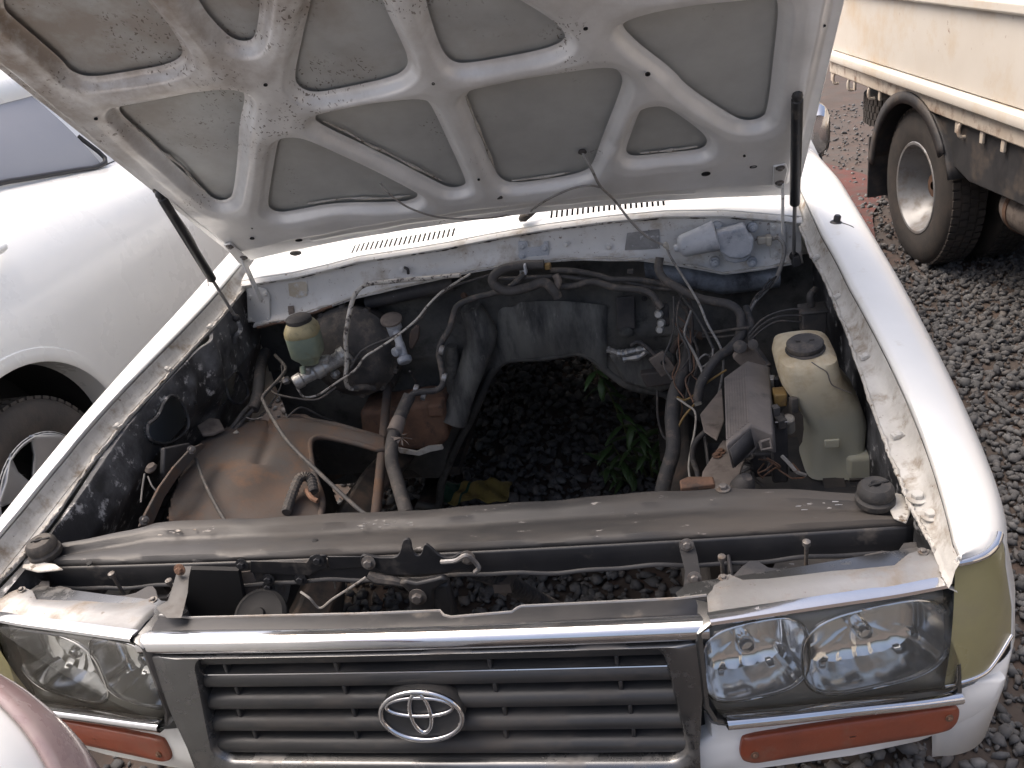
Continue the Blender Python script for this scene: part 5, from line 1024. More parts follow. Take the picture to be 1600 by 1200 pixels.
# ---- fuse box
fz = .965
fa, fb_, fc, fd = Q(1136, 588, z=fz), Q(1170, 566, z=fz), Q(1173, 672, z=fz), Q(1130, 698, z=fz)
fb_ = QP(1171, 564, fa, (0, -.05, 1)); 
top_ = [Q(1131, 588, z=.965), Q(1168, 563, z=.965), Q(1173, 668, z=.975), Q(1133, 697, z=.975)]
dn = A((.030, -.004, -.040)); rt = A((.035, .006, -.010))
b = MB(); T_ = [Q(1131, 590, z=.97), Q(1168, 563, z=.97), Q(1174, 664, z=.985), Q(1134, 696, z=.985)]
Rr = [Q(1202, 572, z=.955), Q(1208, 678, z=.965)]
low = [p+A((.01, .0, -.055)) for p in T_]; lowR = [p+A((.005, 0, -.045)) for p in Rr]
b.add(T_+Rr+low+lowR, [(0, 1, 2, 3), (1, 4, 5, 2), (3, 2, 8, 9), (2, 5, 11, 8), (0, 3, 9, 6), (0, 6, 7, 1), (1, 7, 10, 4), (4, 10, 11, 5), (6, 9, 8, 7), (7, 8, 11, 10)])
FB = mk('fuse_box', b, mt['fusebox'], CAR, bevel=.004, seg=3, label='dusty grey fuse box with a ribbed lid')
for k in range(9):
    f = (k+.5)/9.6; p, q = T_[0]*(1-f)+T_[1]*f, T_[3]*(1-f)+T_[2]*f; nrm = np.cross(T_[1]-T_[0], T_[3]-T_[0]); nrm /= np.linalg.norm(nrm); nrm *= np.sign(nrm[2])
    bb = MB(); bb.bar(p*.97+q*.03+nrm*.0004, p*.06+q*.94+nrm*.0004, .0028, .0018, nrm); mk('lid_rib', bb, mt['fusebox'], FB)
b = MB(); lp = Q(1196, 690, z=.955); b.tube([lp+A((-.01, 0, 0)), lp+A((.008, .002, .004)), lp+A((.010, -.004, -.012)), lp+A((-.008, -.006, -.014)), lp+A((-.01, 0, 0))], .003, seg=6, n=0); mk('lid_catch', b, mt['fusebox'], FB)
b = MB(); b.add([T_[3]+A((.006, -.004, -.006)), T_[2]+A((-.003, -.004, -.006)), T_[2]+A((.004, -.004, -.046)), T_[3]+A((.014, -.004, -.046))], [(0, 1, 2, 3)]); mk('lid_skirt', b, mt['bay'], FB, solid=.002)
# brackets and plates under the fuse box
b = MB(); b.prism([Q(*p, z=.86) for p in [(1098, 740), (1130, 690), (1150, 700), (1165, 720), (1150, 760), (1120, 770), (1095, 760)]], (0, 0, .006)); mk('battery_bracket', b, mt['bracket'], CAR, bevel=.002)
b = MB(); b.prism([Q(*p, z=.88) for p in [(1094, 650), (1128, 608), (1132, 660), (1120, 690), (1100, 676)]], (0, 0, .005)); mk('battery_bracket', b, mt['bracket'], CAR, bevel=.002)
b = MB(); b.prism([Q(*p, z=.90) for p in [(1062, 758), (1075, 752), (1115, 752), (1118, 764), (1064, 770)]], (0, 0, .012)); mk('battery_bracket', b, mt['rusty'], CAR, bevel=.003)
for q in ((1120, 712), (1126, 706)): bolt(Q(*q, z=.868), (0, 0, 1), 'rust', 1.0)
b = MB(); b.box((.64, .56, .735), (.34, .60, .008)); b.box((.47, .56, .76), (.006, .6, .05)); mk('battery_tray', b, mt['bay'], CAR, bevel=.004)
b = MB(); b.prism([Q(*p, y=.90) for p in [(1145, 560), (1160, 540), (1180, 545), (1190, 562), (1205, 575), (1200, 590), (1180, 582), (1160, 575)]], (0, .02, 0)); mk('connector_bracket', b, mt['bracket'], CAR, bevel=.003)
for q, r_ in (((1156, 542), .013), ((1176, 538), .010)):
    b = MB(); b.lathe([(r_, -.008), (r_*1.2, 0), (r_*1.1, .008), (r_*.5, .010)], Q(*q, y=.88), (0, -1, .4), seg=18); mk('rubber_mount', b, mt['hose'], CAR)
# relay and fuse cluster between fuse box and tank
b = MB(); b.box(Q(1218, 620, z=.94), (.026, .034, .03)); mk('relay', b, mt['yellowrelay'], CAR, bevel=.003)
for k, (q, c) in enumerate((((1212, 600), 'black'), ((1220, 596), 'black'), ((1230, 602), 'paleplastic'), ((1236, 618), 'black'), ((1240, 632), 'rubber'), ((1212, 645), 'bay'), ((1220, 660), 'rubber'), ((1205, 598), 'zinc'), ((1232, 585), 'bracket'), ((1222, 582), 'bracket'))):
    b = MB(); b.box(Q(*q, z=.935+.005*(k % 3)), (random.uniform(.010, .018), random.uniform(.012, .024), random.uniform(.02, .035)), Matrix.Rotation(random.uniform(-.5, .5), 3, 'Z')); mk('connector', b, mt[c], CAR, bevel=.002)
b = MB(); b.lathe([(.012, -.02), (.013, 0), (.013, .016), (.010, .019)], Q(1232, 662, z=.90), (-.1, -.3, 1), seg=18); mk('bulb_holder', b, mt['paleplastic'], CAR)
pth('pin', 'zinc', .0018, [(1211, 660, .60), (1232, 659, .60)], n=0)
b = MB(); b.box(Q(1216, 700, z=.86), (.032, .05, .14)); b.box(Q(1190, 715, z=.83), (.05, .06, .06)); mk('relay_block', b, mt['bay'], CAR, bevel=.005)
for k in range(14):
    x0 = random.uniform(1165, 1240); y0 = random.uniform(705, 735); zz = random.uniform(.80, .88); b = MB(); pts = [Q(x0, y0, z=zz)]
    for j in range(3): x0 += random.uniform(-22, 22); y0 += random.uniform(2, 14); zz -= .01; pts.append(Q(x0, min(y0, 764), z=zz))
    b.tube(pts, random.choice([.0018, .0025, .004]), n=6, seg=6); mk('wire', b, mt[random.choice(['wire', 'wire', 'cable', 'rubber', 'rusty'])], CAR)
b = MB(); b.lathe([(.02, -.05), (.024, 0), (.018, .02), (.01, .03)], Q(1160, 762, z=.88), (.3, -.2, 1), seg=18); mk('plug', b, mt['hose'], CAR)
# relay on the right apron
b = MB(); b.box(Q(1270, 500, y=.98), (.055, .05, .055)); b.box(Q(1270, 482, y=.98), (.062, .056, .008)); RL = mk('voltage_regulator', b, mt['wire'], CAR, bevel=.004)
b = MB(); b.tube([Q(1268, 478, y=.98), Q(1266, 462, y=.98), Q(1274, 452, y=1.0)], .008, seg=10); mk('lead', b, mt['wire'], RL)
# looms on the right
pth('loom', 'wire', .012, [(1158, 500, 1.03), (1160, 520, 1.0), (1140, 545, .97), (1120, 560, .94), (1105, 582, .92), (1095, 600, .90), (1090, 625, .89)], seg=10)
pth('loom', 'wire', .010, [(1165, 480, 1.06), (1172, 505, 1.02), (1175, 535, .98), (1190, 560, .93), (1200, 575, .9)], seg=10)
pth('loom', 'wire', .018, [(1078, 528, 1.10), (1074, 555, 1.06), (1066, 585, 1.0), (1055, 615, .95), (1050, 650, .90), (1052, 700, .84), (1040, 745, .80), (1030, 790, .72)], seg=12, lab='thick taped wiring loom dropping beside the gearbox opening')
pth('loom', 'wire', .006, [(1062, 470, 1.18), (1078, 495, 1.14), (1080, 528, 1.10)])
pth('loom', 'brown', .005, [(1075, 460, 1.16), (1080, 490, 1.13), (1082, 530, 1.1)])
pth('wire', 'wire', .004, [(1060, 455, 1.16), (1092, 500, 1.08), (1112, 540, 1.02), (1114, 548, 1.01), (1108, 560, 1.0)])
pth('wire', 'cable', .0024, [(1114, 545, 1.0), (1112, 560, .98), (1100, 572, .97), (1092, 572, .97), (1092, 562, .98), (1102, 554, .99), (1110, 560, 1.0), (1104, 574, .97)])
pth('wire', 'yellowrelay', .0026, [(1135, 578, .93), (1110, 594, .92), (1095, 606, .92), (1086, 616, .91), (1070, 625, .90), (1058, 620, .90)])
pth('wire', 'yellowrelay', .0026, [(1106, 588, .94), (1096, 610, .92), (1086, 630, .90), (1068, 652, .88), (1058, 672, .87)])
pth('wire', 'paleplastic', .0026, [(1058, 622, .90), (1072, 632, .89), (1086, 644, .88), (1086, 670, .86), (1080, 700, .83), (1076, 730, .80), (1080, 758, .76)])
pth('loom', 'hose', .0065, [(1128, 656, .80), (1105, 672, .80), (1086, 692, .80), (1082, 715, .79), (1090, 740, .77), (1088, 762, .74)])
pth('wire', 'rubber', .003, [(1130, 645, .80), (1112, 652, .80), (1110, 672, .80), (1120, 686, .79)])
pth('loom', 'wire', .0065, [(1030, 560, 1.2), (1000, 535, 1.22), (985, 540, 1.22)])
pth('wire', 'wire', .0035, [(1027, 610, 1.1), (1028, 650, 1.08), (1036, 680, 1.06), (1048, 690, 1.04)])
for k in range(3):
    pth('wire', 'wire', .0026, [(1170, 522+6*k, .97), (1190, 500+8*k, .97), (1215, 488+7*k, .97), (1245, 483+10*k, .97), (1262, 490+6*k, .97)])
pth('wire', 'hose', .0038, [(1098, 522, 1.08), (1125, 518, 1.04), (1150, 514, 1.0), (1172, 512, .98)])
pth('wire', 'hose', .003, [(1098, 526, 1.08), (1130, 526, 1.04), (1160, 522, 1.0)])
b = MB(); b.box(Q(1089, 627, y=.90), (.018, .008, .022), Matrix.Rotation(.3, 3, 'Y')); mk('connector', b, mt['paleplastic'], CAR, bevel=.002)
pth('fan_arc', 'brown', .010, [(1052, 548, 1.2), (1062, 530, 1.18), (1080, 521, 1.17), (1098, 526, 1.17)], seg=10)
for k in range(12):
    x0 = random.uniform(1050, 1110); y0 = random.uniform(455, 520); yy = random.uniform(1.08, 1.18); pts = []
    for j in range(5): pts.append((x0, y0, yy)); x0 += random.uniform(-18, 26); y0 += random.uniform(18, 46); yy -= .05
    pth('wire', random.choice(['wire', 'wire', 'hose', 'rusty', 'cable']), random.choice([.0018, .0024, .0034]), pts, seg=6)
# heater valve and pipes on the right of the bulkhead
b = MB(); b.box(Q(1035, 492, y=1.15), (.034, .03, .06)); HV = mk('heater_valve', b, mt['hose'], CAR, bevel=.006)
for q in ((1030, 490), (1034, 504), (1032, 514)):
    b = MB(); b.lathe([(.010, 0), (.012, .006), (.008, .014)], Q(*q, y=1.13), (-.2, -1, .2), seg=14); mk('boss', b, mt['alu'], HV)
b = MB(); b.box(Q(1035, 568, y=1.12), (.045, .012, .06), Matrix.Rotation(.5, 3, 'Y')); NP = mk('tag_plate', b, mt['bracket'], CAR, bevel=.002)
b = MB(); b.lathe([(.006, 0), (.007, .004), (.003, .006)], Q(1036, 566, y=1.11), (0, -1, 0), seg=12); mk('rivet', b, mt['void'], NP)
b = MB(); b.tube([Q(950, 546, y=1.24), Q(970, 552, y=1.22), Q(990, 548, y=1.22), Q(1010, 545, y=1.22), Q(1000, 556, y=1.22), Q(975, 560, y=1.23)], .010, seg=8, wob=.6); mk('wiring_clump', b, mt['alu'], CAR, smooth=30)
b = MB(); b.lathe([(.018, 0), (.02, .008), (.010, .014)], Q(978, 518, y=1.27), (0, -1, 0), seg=18, sq=(1, .8)); mk('blanking_plug', b, mt['fire'], FW)
b = MB(); b.prism([Q(*p, y=1.28) for p in [(962, 462), (992, 460), (994, 512), (964, 514)]], (0, -.012, 0)); mk('heater_cover', b, mt['bay'], FW, bevel=.005)
b = MB(); b.box(Q(985, 424, y=1.19), (.016, .01, .012)); mk('clip', b, mt['hose'], CAR, bevel=.002)
for q in ((773, 492), (768, 490), (1007, 466), (1137, 458), (855, 500), (930, 480)): bolt(Q(*q, y=1.285), (0, -1, 0), 'black', .8, FW)
# pale spray band on the right of the bulkhead below the flange
b = MB(); rows = []
for x in np.linspace(.36, .70, 20): rows.append([(x, 1.262, flgz(x)-.010), (x, 1.225, flgz(x)-.03), (x, 1.222, flgz(x)-.055), (x, 1.24, flgz(x)-.075), (x, 1.285, flgz(x)-.085)])
b.loft(rows); mk('plenum_bulge', b, mt['spray'], FW, smooth=60)
b = MB(); rows = []
for x in np.linspace(-.42, -.16, 20): rows.append([(x, 1.262, flgz(x)-.010), (x, 1.235, flgz(x)-.025), (x, 1.232, flgz(x)-.045), (x, 1.25, flgz(x)-.06), (x, 1.285, flgz(x)-.07)])
b.loft(rows); mk('plenum_bulge', b, mt['bay'], FW, smooth=60)
# ---- rest of the car body behind the bonnet
b = MB(); rows = []
for y, zt2 in ((1.50, 1.20), (1.62, 1.22)): rows.append([(x, y, zt2-.01*(x/.7)**2) for x in np.linspace(-.80, .80, 20)])
for t in np.linspace(0, 1, 8): rows.append([(x*(1-.12*t), 1.62+.48*t+.05*(x/.7)**2, 1.22+.58*t-.01*(x/.7)**2) for x in np.linspace(-.78, .78, 20)])
b = MB(); b.loft(rows[2:]); mk('windscreen', b, mt['glass'], CAR, smooth=60, solid=.005)
b = MB(); b.loft(rows[:2]+rows[2:3]); mk('scuttle', b, mt['white'], CAR, smooth=60)
b = MB(); rr = []
for y, zt2, hx in ((2.10, 1.80, .69), (2.25, 1.84, .70), (2.8, 1.87, .70), (3.8, 1.86, .69), (4.35, 1.80, .67)): rr.append([(x*hx, y, zt2-.05*abs(x)**4) for x in np.linspace(-1, 1, 20)])
b.loft(rr); mk('roof', b, mt['white'], CAR, smooth=60, solid=.02)
for sd in (-1, 1):
    b = MB(); b.tube([(sd*.80, 1.62, 1.20), (sd*.745, 1.87, 1.50), (sd*.69, 2.12, 1.80)], .028, seg=8); mk('windscreen_pillar', b, mt['white'], CAR, smooth=60)
    b = MB(); b.tube([(sd*.69, 2.12, 1.80), (sd*.70, 3.0, 1.86), (sd*.68, 4.35, 1.80)], .03, seg=8); mk('roof_rail', b, mt['white'], CAR, smooth=60)
    for y0, y1 in ((1.76, 2.78), (2.80, 3.62), (3.64, 4.5)):
        rows = [[(sd*(.86-.02), y, .55) for y in np.linspace(y0, y1, 8)], [(sd*.905, y, .70) for y in np.linspace(y0, y1, 8)], [(sd*.915, y, .95) for y in np.linspace(y0, y1, 8)], [(sd*.895, y, 1.12) for y in np.linspace(y0, y1, 8)], [(sd*.86, y, 1.20) for y in np.linspace(y0, y1, 8)]]
        b = MB(); b.loft(rows); dr = mk('door', b, mt['white'], CAR, smooth=50, solid=.02)
        b = MB(); b.loft([[(sd*.855, y, 1.20) for y in (y0+.02, y1-.02)], [(sd*.72, y, 1.78) for y in (y0+.02+(.30 if y0 < 2 else 0), y1-.02)]]); mk('window', b, mt['skyglass'], dr, solid=.004)
        b = MB(); b.box((sd*.925, y1-.15, 1.02), (.02, .16, .03)); mk('handle', b, mt['trim'], dr, bevel=.006)
    c = A((sd*.975, 2.30, 1.10)); b = MB(); sq_lathe(b, [(.02, -.05), (.06, -.045), (.085, -.01), (.088, .03), (.082, .04)], c, (0, 1, 0), 3.0, 32, (.62, 1.1), (1, 0, 0)); mr_ = mk('door_mirror', b, mt['chrome'], CAR, smooth=40)
    b = MB(); b.tube([(sd*.86, 2.30, 1.02), (sd*.93, 2.30, 1.0), (sd*1.0, 2.30, 1.005)], .016, seg=8); mk('mirror_arm', b, mt['trim'], mr_)
b = MB(); b.box((0, 4.45, 1.1), (1.7, .04, 1.2)); mk('tailgate', b, mt['white'], CAR, bevel=.03)
b = MB(); b.box((0, 2.0, 1.0), (1.5, .3, .35)); mk('dashboard', b, mt['trim'], CAR, bevel=.05)
for sx in (-1, 1):
    b = MB(); b.box((sx*.86, 2.3, .46), (.14, 1.7, .12)); b.box((sx*.93, 2.3, .34), (.16, 1.6, .03)); mk('light_blocking_step', b, mt['chassis'], CAR, bevel=.02)  # unseen side steps, added to cut the daylight under the car
for sx in (-1, 1): wheel(sx*.80, 3.62, .395, .395, .21, .25, sx, CAR, 'rim')
# ================================================================== truck beyond the right fender
ta = math.radians(6.6); TD = A((math.sin(ta), -math.cos(ta), 0)); TO_ = A((-math.cos(ta), -math.sin(ta), 0)); T0 = A((1.75, 3.64, 0))
def tp(a, o, z): return T0+TD*a+TO_*o+A((0, 0, z))
def tpx(px, py, o=0):
    q = QP(px, py, T0+TO_*o, TO_); return float((q-T0)@TD), float(q[2])
TB = (TD, TO_, A((0, 0, 1)))
TR = thing('cargo_truck', 'cream drop-side cargo truck with rusty rope hooks under its bed, parked on the gravel', 'truck', tuple(tp(.3, -1.0, 0)))
A0, A1 = tpx(1296, 60, .05)[0], 3.2
b = MB(); Lb = A1-A0; am = (A0+A1)/2
b.box(tp(am, .02, 1.16), (Lb, .03, .36), TB); SIDE = mk('drop_side', b, mt['cream'], TR, bevel=.006)
b = MB(); b.box(tp(am, .035, 1.345), (Lb, .06, .05), TB); mk('top_rail', b, mt['cream'], SIDE, bevel=.012)
b = MB(); b.box(tp(am, .026, 1.46), (Lb, .03, .16), TB); mk('upper_board', b, mt['cream'], SIDE, bevel=.004)
for a in (A0+.9, A0+2.0, A0+3.1):
    b = MB(); b.box(tp(a, .04, 1.2), (.05, .02, .44), TB); mk('side_post', b, mt['cream'], SIDE, bevel=.004) if a > 2.6 else None
# rounded bottom rail and recessed lower channel
def prof_rail(name, pr, mat):
    b = MB(); b.loft([[tp(a, o, z) for o, z in pr] for a in np.linspace(A0-.03, A1, 14)], cu_=True); e = len(b.V)-len(pr); b.F.append(tuple(range(len(pr)))); b.F.append(tuple(e+k for k in range(len(pr)))); return mk(name, b, mt[mat], TR, smooth=35)
prof_rail('bed_rail', [(.0, .975), (.045, .975), (.066, .965), (.072, .945), (.068, .925), (.05, .912), (.0, .910)], 'cream')
prof_rail('lower_channel', [(-.04, .91), (.032, .909), (.036, .90), (.036, .845), (.03, .838), (-.04, .838)], 'creamrust')
b = MB(); b.box(tp(am, -1.0, .95), (Lb, 2.0, .05), TB); mk('bed_floor', b, mt['chassis'], TR)
b = MB(); b.box(tp(A0+.01, -1.0, 1.2), (.04, 2.0, .45), TB); mk('tail_board', b, mt['cream'], TR, bevel=.006)
b = MB(); b.box(tp(am, -2.02, 1.16), (Lb, .03, .40), TB); mk('drop_side', b, mt['cream'], TR, bevel=.006)
for o in (-.6, -1.4):
    b = MB(); b.box(tp(am, o, .78), (Lb, .08, .16), TB); mk('chassis_rail', b, mt['chassis'], TR)
for a in np.arange(A0+.2, A1, .55):
    b = MB(); b.box(tp(a, -1.0, .88), (.06, 1.9, .06), TB); mk('cross_bearer', b, mt['chassis'], TR)
# rope hooks
for q in ((1302, 124), (1325, 130), (1357, 146), (1499, 188)):
    a, _ = tpx(q[0], q[1], .03); b = MB(); b.tube([tp(a, .0, .845), tp(a, .025, .83), tp(a+.005, .032, .80), tp(a+.01, .025, .778), tp(a+.015, .0, .775)], .009, n=5); mk('rope_hook', b, mt['creamrust'], TR)
for q in ((1298, 128), (1333, 132), (1372, 148), (1494, 176), (1567, 200), (1535, 172)):
    a, _ = tpx(q[0], q[1], .03); b = MB(); b.box(tp(a, .02, .815), (.028, .012, .06), TB); mk('hook_tab', b, mt['creamrust'], TR, bevel=.003)
# rear wheels: two tyres on the near side
wa, wz = tpx(1427, 300, 0); wz = .40
wc = tp(wa, -.10, wz)
ty, rm, (wu, wv, wx) = wheel(*wc, .405, .232, .20, tuple(TO_), TR, 'rim', dish=.085)
# deep dished centre of the outer dual
b = MB(); b.lathe([(.105, -.078), (.10, -.062), (.085, -.058), (.075, -.02), (.06, .0), (.02, .004)], wc, TO_, seg=40, caps=False); mk('hub', b, mt['rusty'], ty, smooth=40)
for k in range(5):
    t = 2*math.pi*k/5; inst('wheel_nut', BOLT['rust'], ty, wc+(wu*math.cos(t)+wv*math.sin(t))*.125+TO_*(-.072), zrot(TO_), (1.8, 1.8, 1.8))
for off, a in ((-.36, 0), (-1.60, 0), (-1.86, 0)): wheel(*tp(wa, off, wz), .405, .232, .20, tuple(TO_), TR, 'rim')
for off in (-.12, -1.85): wheel(*tp(2.9, off, wz), .405, .232, .22, tuple(TO_), TR, 'rim')
b = MB(); b.tube([tp(wa, -.2, wz), tp(wa, -1.75, wz)], .06, n=0, seg=14); b.lathe([(.05, -.15), (.16, -.08), (.18, 0), (.16, .08), (.05, .15)], tp(wa, -1.0, wz), TO_, seg=20); mk('rear_axle', b, mt['chassis'], TR)
# mudguard: arched sheet over the wheel with flaps before and behind
rows = []
for t in np.linspace(math.radians(20), math.radians(172), 24):
    r_ = .50 if 1 else 0; rows.append([tp(wa+r_*math.cos(t), o, wz+r_*math.sin(t)*.97) for o in (.04, .02, -.1, -.28, -.44)])
b = MB(); b.loft(rows); MGd = mk('mudguard', b, mt['flapblk'], TR, smooth=60, solid=.010)
b = MB(); b.loft([[tp(wa+r_*math.cos(t), .045, wz+r_*math.sin(t)*.97) for t in np.linspace(math.radians(35), math.radians(176), 30)] for r_ in (.455, .515)]); mk('arch_lip', b, mt['flapblk'], MGd, solid=.012)
b = MB(); b.box(tp(wa-.52, -.16, .40), (.016, .42, .36), TB); mk('mud_flap', b, mt['flapblk'], MGd, bevel=.004)
a1, z1 = tpx(1452, 172, .0); 
b = MB(); b.prism([tp(wa+.20, .006, .86), tp(wa+.45, .006, .62), tp(wa+.60, .006, .585), tp(wa+1.0, .006, .60), tp(A1, .006, .63), tp(A1, .006, .86)], -TO_*.02); mk('side_skirt', b, mt['flapblk'], TR, bevel=.006)
# spare wheel slung flat under the tail of the bed
sc_ = tp(A0+.42, -.42, .66); wheel(*sc_, .37, .21, .20, (0., 0., 1.), TR, 'chassis')
b = MB(); b.box(sc_+A((0, 0, .14)), (.06, .06, .2), TB); mk('spare_hanger', b, mt['chassis'], TR)
# air tank hung under the bed, right
a1, z1 = tpx(1612, 330, -.1); b = MB(); b.lathe([(.05, -.22), (.10, -.20), (.115, -.16), (.115, .16), (.10, .20), (.05, .22)], tp(a1+.05, -.14, .52), TD, seg=24); at_ = mk('air_tank', b, mt['bracket'], TR)
for k in (-.12, .12):
    b = MB(); b.lathe([(.12, -.012), (.12, .012)], tp(a1+.05+k, -.14, .52), TD, seg=24); b.box(tp(a1+.05+k, -.14, .68), (.024, .02, .20), TB); mk('tank_band', b, mt['rusty'], at_)
# cab beyond the frame
b = MB(); b.box(tp(4.3, -1.0, 1.35), (1.9, 2.0, 1.5), TB); cb = mk('cab', b, mt['cream'], TR, bevel=.12, seg=4)
b = MB(); b.box(tp(4.5, .004, 1.65), (1.0, .02, .5), TB); mk('cab_window', b, mt['skyglass'], cb, bevel=.01)

# ================================================================== white car beyond the left fender
LC = thing('white_car', 'white car with silver spoked alloy wheels parked alongside, beyond the propped bonnet', 'car', (-2.75, 2.2, 0))
SECT = [(-1.90, .30), (-1.84, .36), (-1.805, .50), (-1.79, .70), (-1.785, .85), (-1.79, .98), (-1.815, 1.08), (-1.86, 1.17), (-1.93, 1.25), (-2.01, 1.305), (-2.075, 1.335), (-2.115, 1.35), (-2.125, 1.37)]
WY, WZ_ = 1.36, .375; CXL = -2.74
def lside(y, k):
    x, z = SECT[k]; tq = np.clip((.55-y)/.45, 0, 1)**2+np.clip((y-4.2)/.6, 0, 1)**2; dx = x-CXL
    drop = -.10*np.clip((y-2.1)/.7, 0, 1)*(z > 1.2)*(z-1.2)/.17 if z > 1.2 else 0
    return (CXL+dx*(1-.30*tq), y, z+drop-.12*tq*(z > 1))
ys_ = np.unique(np.concatenate([np.linspace(.1, 4.8, 60), np.linspace(.8, 1.95, 110)]))
kk = np.linspace(0, len(SECT)-1, 80)
def lpt(y, f):
    i = min(int(f), len(SECT)-2); t = f-i; P4 = [A(lside(y, max(0, min(len(SECT)-1, i+d)))) for d in (-1, 0, 1, 2)]; p0, p1, p2, p3 = P4
    q = .5*((2*p1)+(p2-p0)*t+(2*p0-5*p1+4*p2-p3)*t*t+(3*p1-p0-3*p2+p3)*t**3); q[1] = y; return q
for sd in (1, -1):
    b = MB(); V3 = [[lpt(y, f) for f in kk] for y in ys_]; n = len(kk)
    b.V = [((p[0] if sd > 0 else 2*CXL-p[0]), p[1], p[2]) for r in V3 for p in r]
    for i in range(len(ys_)-1):
        for j in range(n-1):
            c = (V3[i][j]+V3[i+1][j+1])/2
            if any(math.hypot(c[1]-wy, c[2]-WZ_) < .505 for wy in (WY, 4.05)): continue
            b.F.append((i*n+j, i*n+j+1, (i+1)*n+j+1, (i+1)*n+j))
    BD = mk('body_side', b, mt['cleanwhite'], LC, smooth=60)
    mx = lambda x: x if sd > 0 else 2*CXL-x
    for wy in (WY, 4.05):
        arc = [(wy+.50*math.cos(t), WZ_+.50*math.sin(t)) for t in np.linspace(math.radians(-8), math.radians(188), 50)]
        rows = []
        for r_, xo in ((.495, -.10), (.495, .002), (.500, .006), (.525, .007), (.545, .006), (.550, -.004)):
            row = []
            for t in np.linspace(math.radians(-8), math.radians(188), 50):
                y, z = wy+r_*math.cos(t), WZ_+r_*math.sin(t); fs = float(np.interp(z, [s[1] for s in SECT], range(len(SECT)))); row.append((mx(lpt(y, fs)[0]+xo), y, z))
            rows.append(row)
        b = MB(); b.loft(rows); mk('arch_flare', b, mt['cleanwhite'], BD, smooth=50)
        b = MB(); b.tube([A(p)+A((-.001*sd, 0, 0)) for p in rows[-1]], .0035, seg=6, n=0); mk('panel_gap', b, mt['void'], BD)
        b = MB(); b.loft([[(mx(xx), y, z) for y, z in arc] for xx in (-1.82, -2.15)]); b.add([(mx(-2.15), y, z) for y, z in arc], [tuple(range(len(arc)))]); mk('arch_liner', b, mt['void'], BD)
        ty, rm, (u, v, a) = wheel(mx(-1.935), wy, WZ_, .37, .235, .23, sd, LC, 'trim', dish=.04)
        for k in range(5):                                           # five broad spokes
            t = 2*math.pi*k/5+1.0; rad = u*math.cos(t)+v*math.sin(t); tan = np.cross(a, rad); c = A((mx(-1.935), wy, WZ_)); b = MB()
            rows = [[c+rad*r_+tan*w*q+a*(o+.012*(1-abs(q))) for q in (-1, -.7, 0, .7, 1)] for r_, w, o in ((.03, .04, .06), (.09, .045, .068), (.16, .055, .085), (.215, .085, .100), (.230, .10, .104))]
            b.loft(rows); mk('spoke', b, mt['alloy'], ty, smooth=50, solid=.012)
        b = MB(); b.lathe([(.05, .05), (.05, .07), (.03, .078), (.005, .079)], A((mx(-1.935), wy, WZ_)), a, seg=24); mk('hub_cap', b, mt['alloy'], ty)
        b = MB(); b.lathe([(.246, .090), (.246, .106), (.236, .112), (.226, .106), (.224, .085)], A((mx(-1.935), wy, WZ_)), a, seg=56, caps=False); mk('rim_lip', b, mt['alloy'], ty, smooth=50)
    # glasshouse side: trim, window, pillar
    gy = [.9, 1.4, 1.8, 2.2, 2.5, 2.72, 2.80]
    def bl(y): return lpt(y, len(SECT)-1.001)
    low_ = [bl(y)+A((-.012, 0, .012)) for y in gy]; hi_ = [A((-2.30, y if y < 2.6 else y-.10, 1.66)) for y in gy]
    fx = lambda p: (mx(p[0]), p[1], p[2])
    b = MB(); b.loft([[fx(p*(1-t)+q*t+A((.02*math.sin(math.pi*t), 0, 0))) for p, q in zip(low_, hi_)] for t in np.linspace(0, 1, 8)]); WN = mk('side_window', b, mt['skyglass'], LC, smooth=60)
    b = MB(); b.tube([fx(p+A((.006, 0, .003))) for p in [bl(y) for y in np.linspace(.9, 2.74, 16)]]+[fx(bl(2.84)+A((-.01, 0, .03))), fx(A((-2.20, 2.80, 1.42)))], .011, seg=8, n=3); mk('window_trim', b, mt['trim'], WN, smooth=60)
    rl = [fx(bl(y)+A((-.02, 0, .0))) for y in np.linspace(2.78, 4.4, 8)]; rh = [fx(A((-2.32-.1*(y-2.78), y, 1.62-.25*max(0, y-3.2)))) for y in np.linspace(2.72, 4.2, 8)]
    b = MB(); b.loft([[A(p)*(1-t)+A(q)*t for p, q in zip(rl, rh)] for t in np.linspace(0, 1, 6)]); mk('pillar_panel', b, mt['cleanwhite'], LC, smooth=60)
    hp_ = Q(2, 385, x=-1.87); b = MB(); b.tube([fx(hp_+A((.005, -.22, .0))), fx(hp_+A((.035, -.18, .005))), fx(hp_+A((.038, -.05, .005))), fx(hp_+A((.012, .0, 0)))], [.012, .017, .017, .010], seg=10); mk('door_handle', b, mt['cleanwhite'], LC, smooth=60)
b = MB(); b.loft([[(x, y, 1.70+.05*math.cos((x-CXL)*2.2)-(.12*max(0, y-3.3)) - (.10 if abs(x-CXL) > .42 else 0)) for x in np.linspace(CXL-.46, CXL+.46, 14)] for y in np.linspace(.9, 4.2, 10)]); mk('roof', b, mt['cleanwhite'], LC, smooth=60, solid=.02)
for y0, y1, z0, z1 in ((.1, .9, 1.15, 1.62), (4.75, 4.2, 1.1, 1.55)):
    b = MB(); b.loft([[(x, y0, z0) for x in np.linspace(CXL-.65, CXL+.65, 8)], [(x*.9+CXL*.1, y1, z1) for x in np.linspace(CXL-.46, CXL+.46, 8)]]); mk('end_glass', b, mt['skyglass'], LC, solid=.01)
    b = MB(); b.box((CXL, y0, .75), (1.4, .12, .85)); mk('end_panel', b, mt['cleanwhite'], LC, bevel=.05)

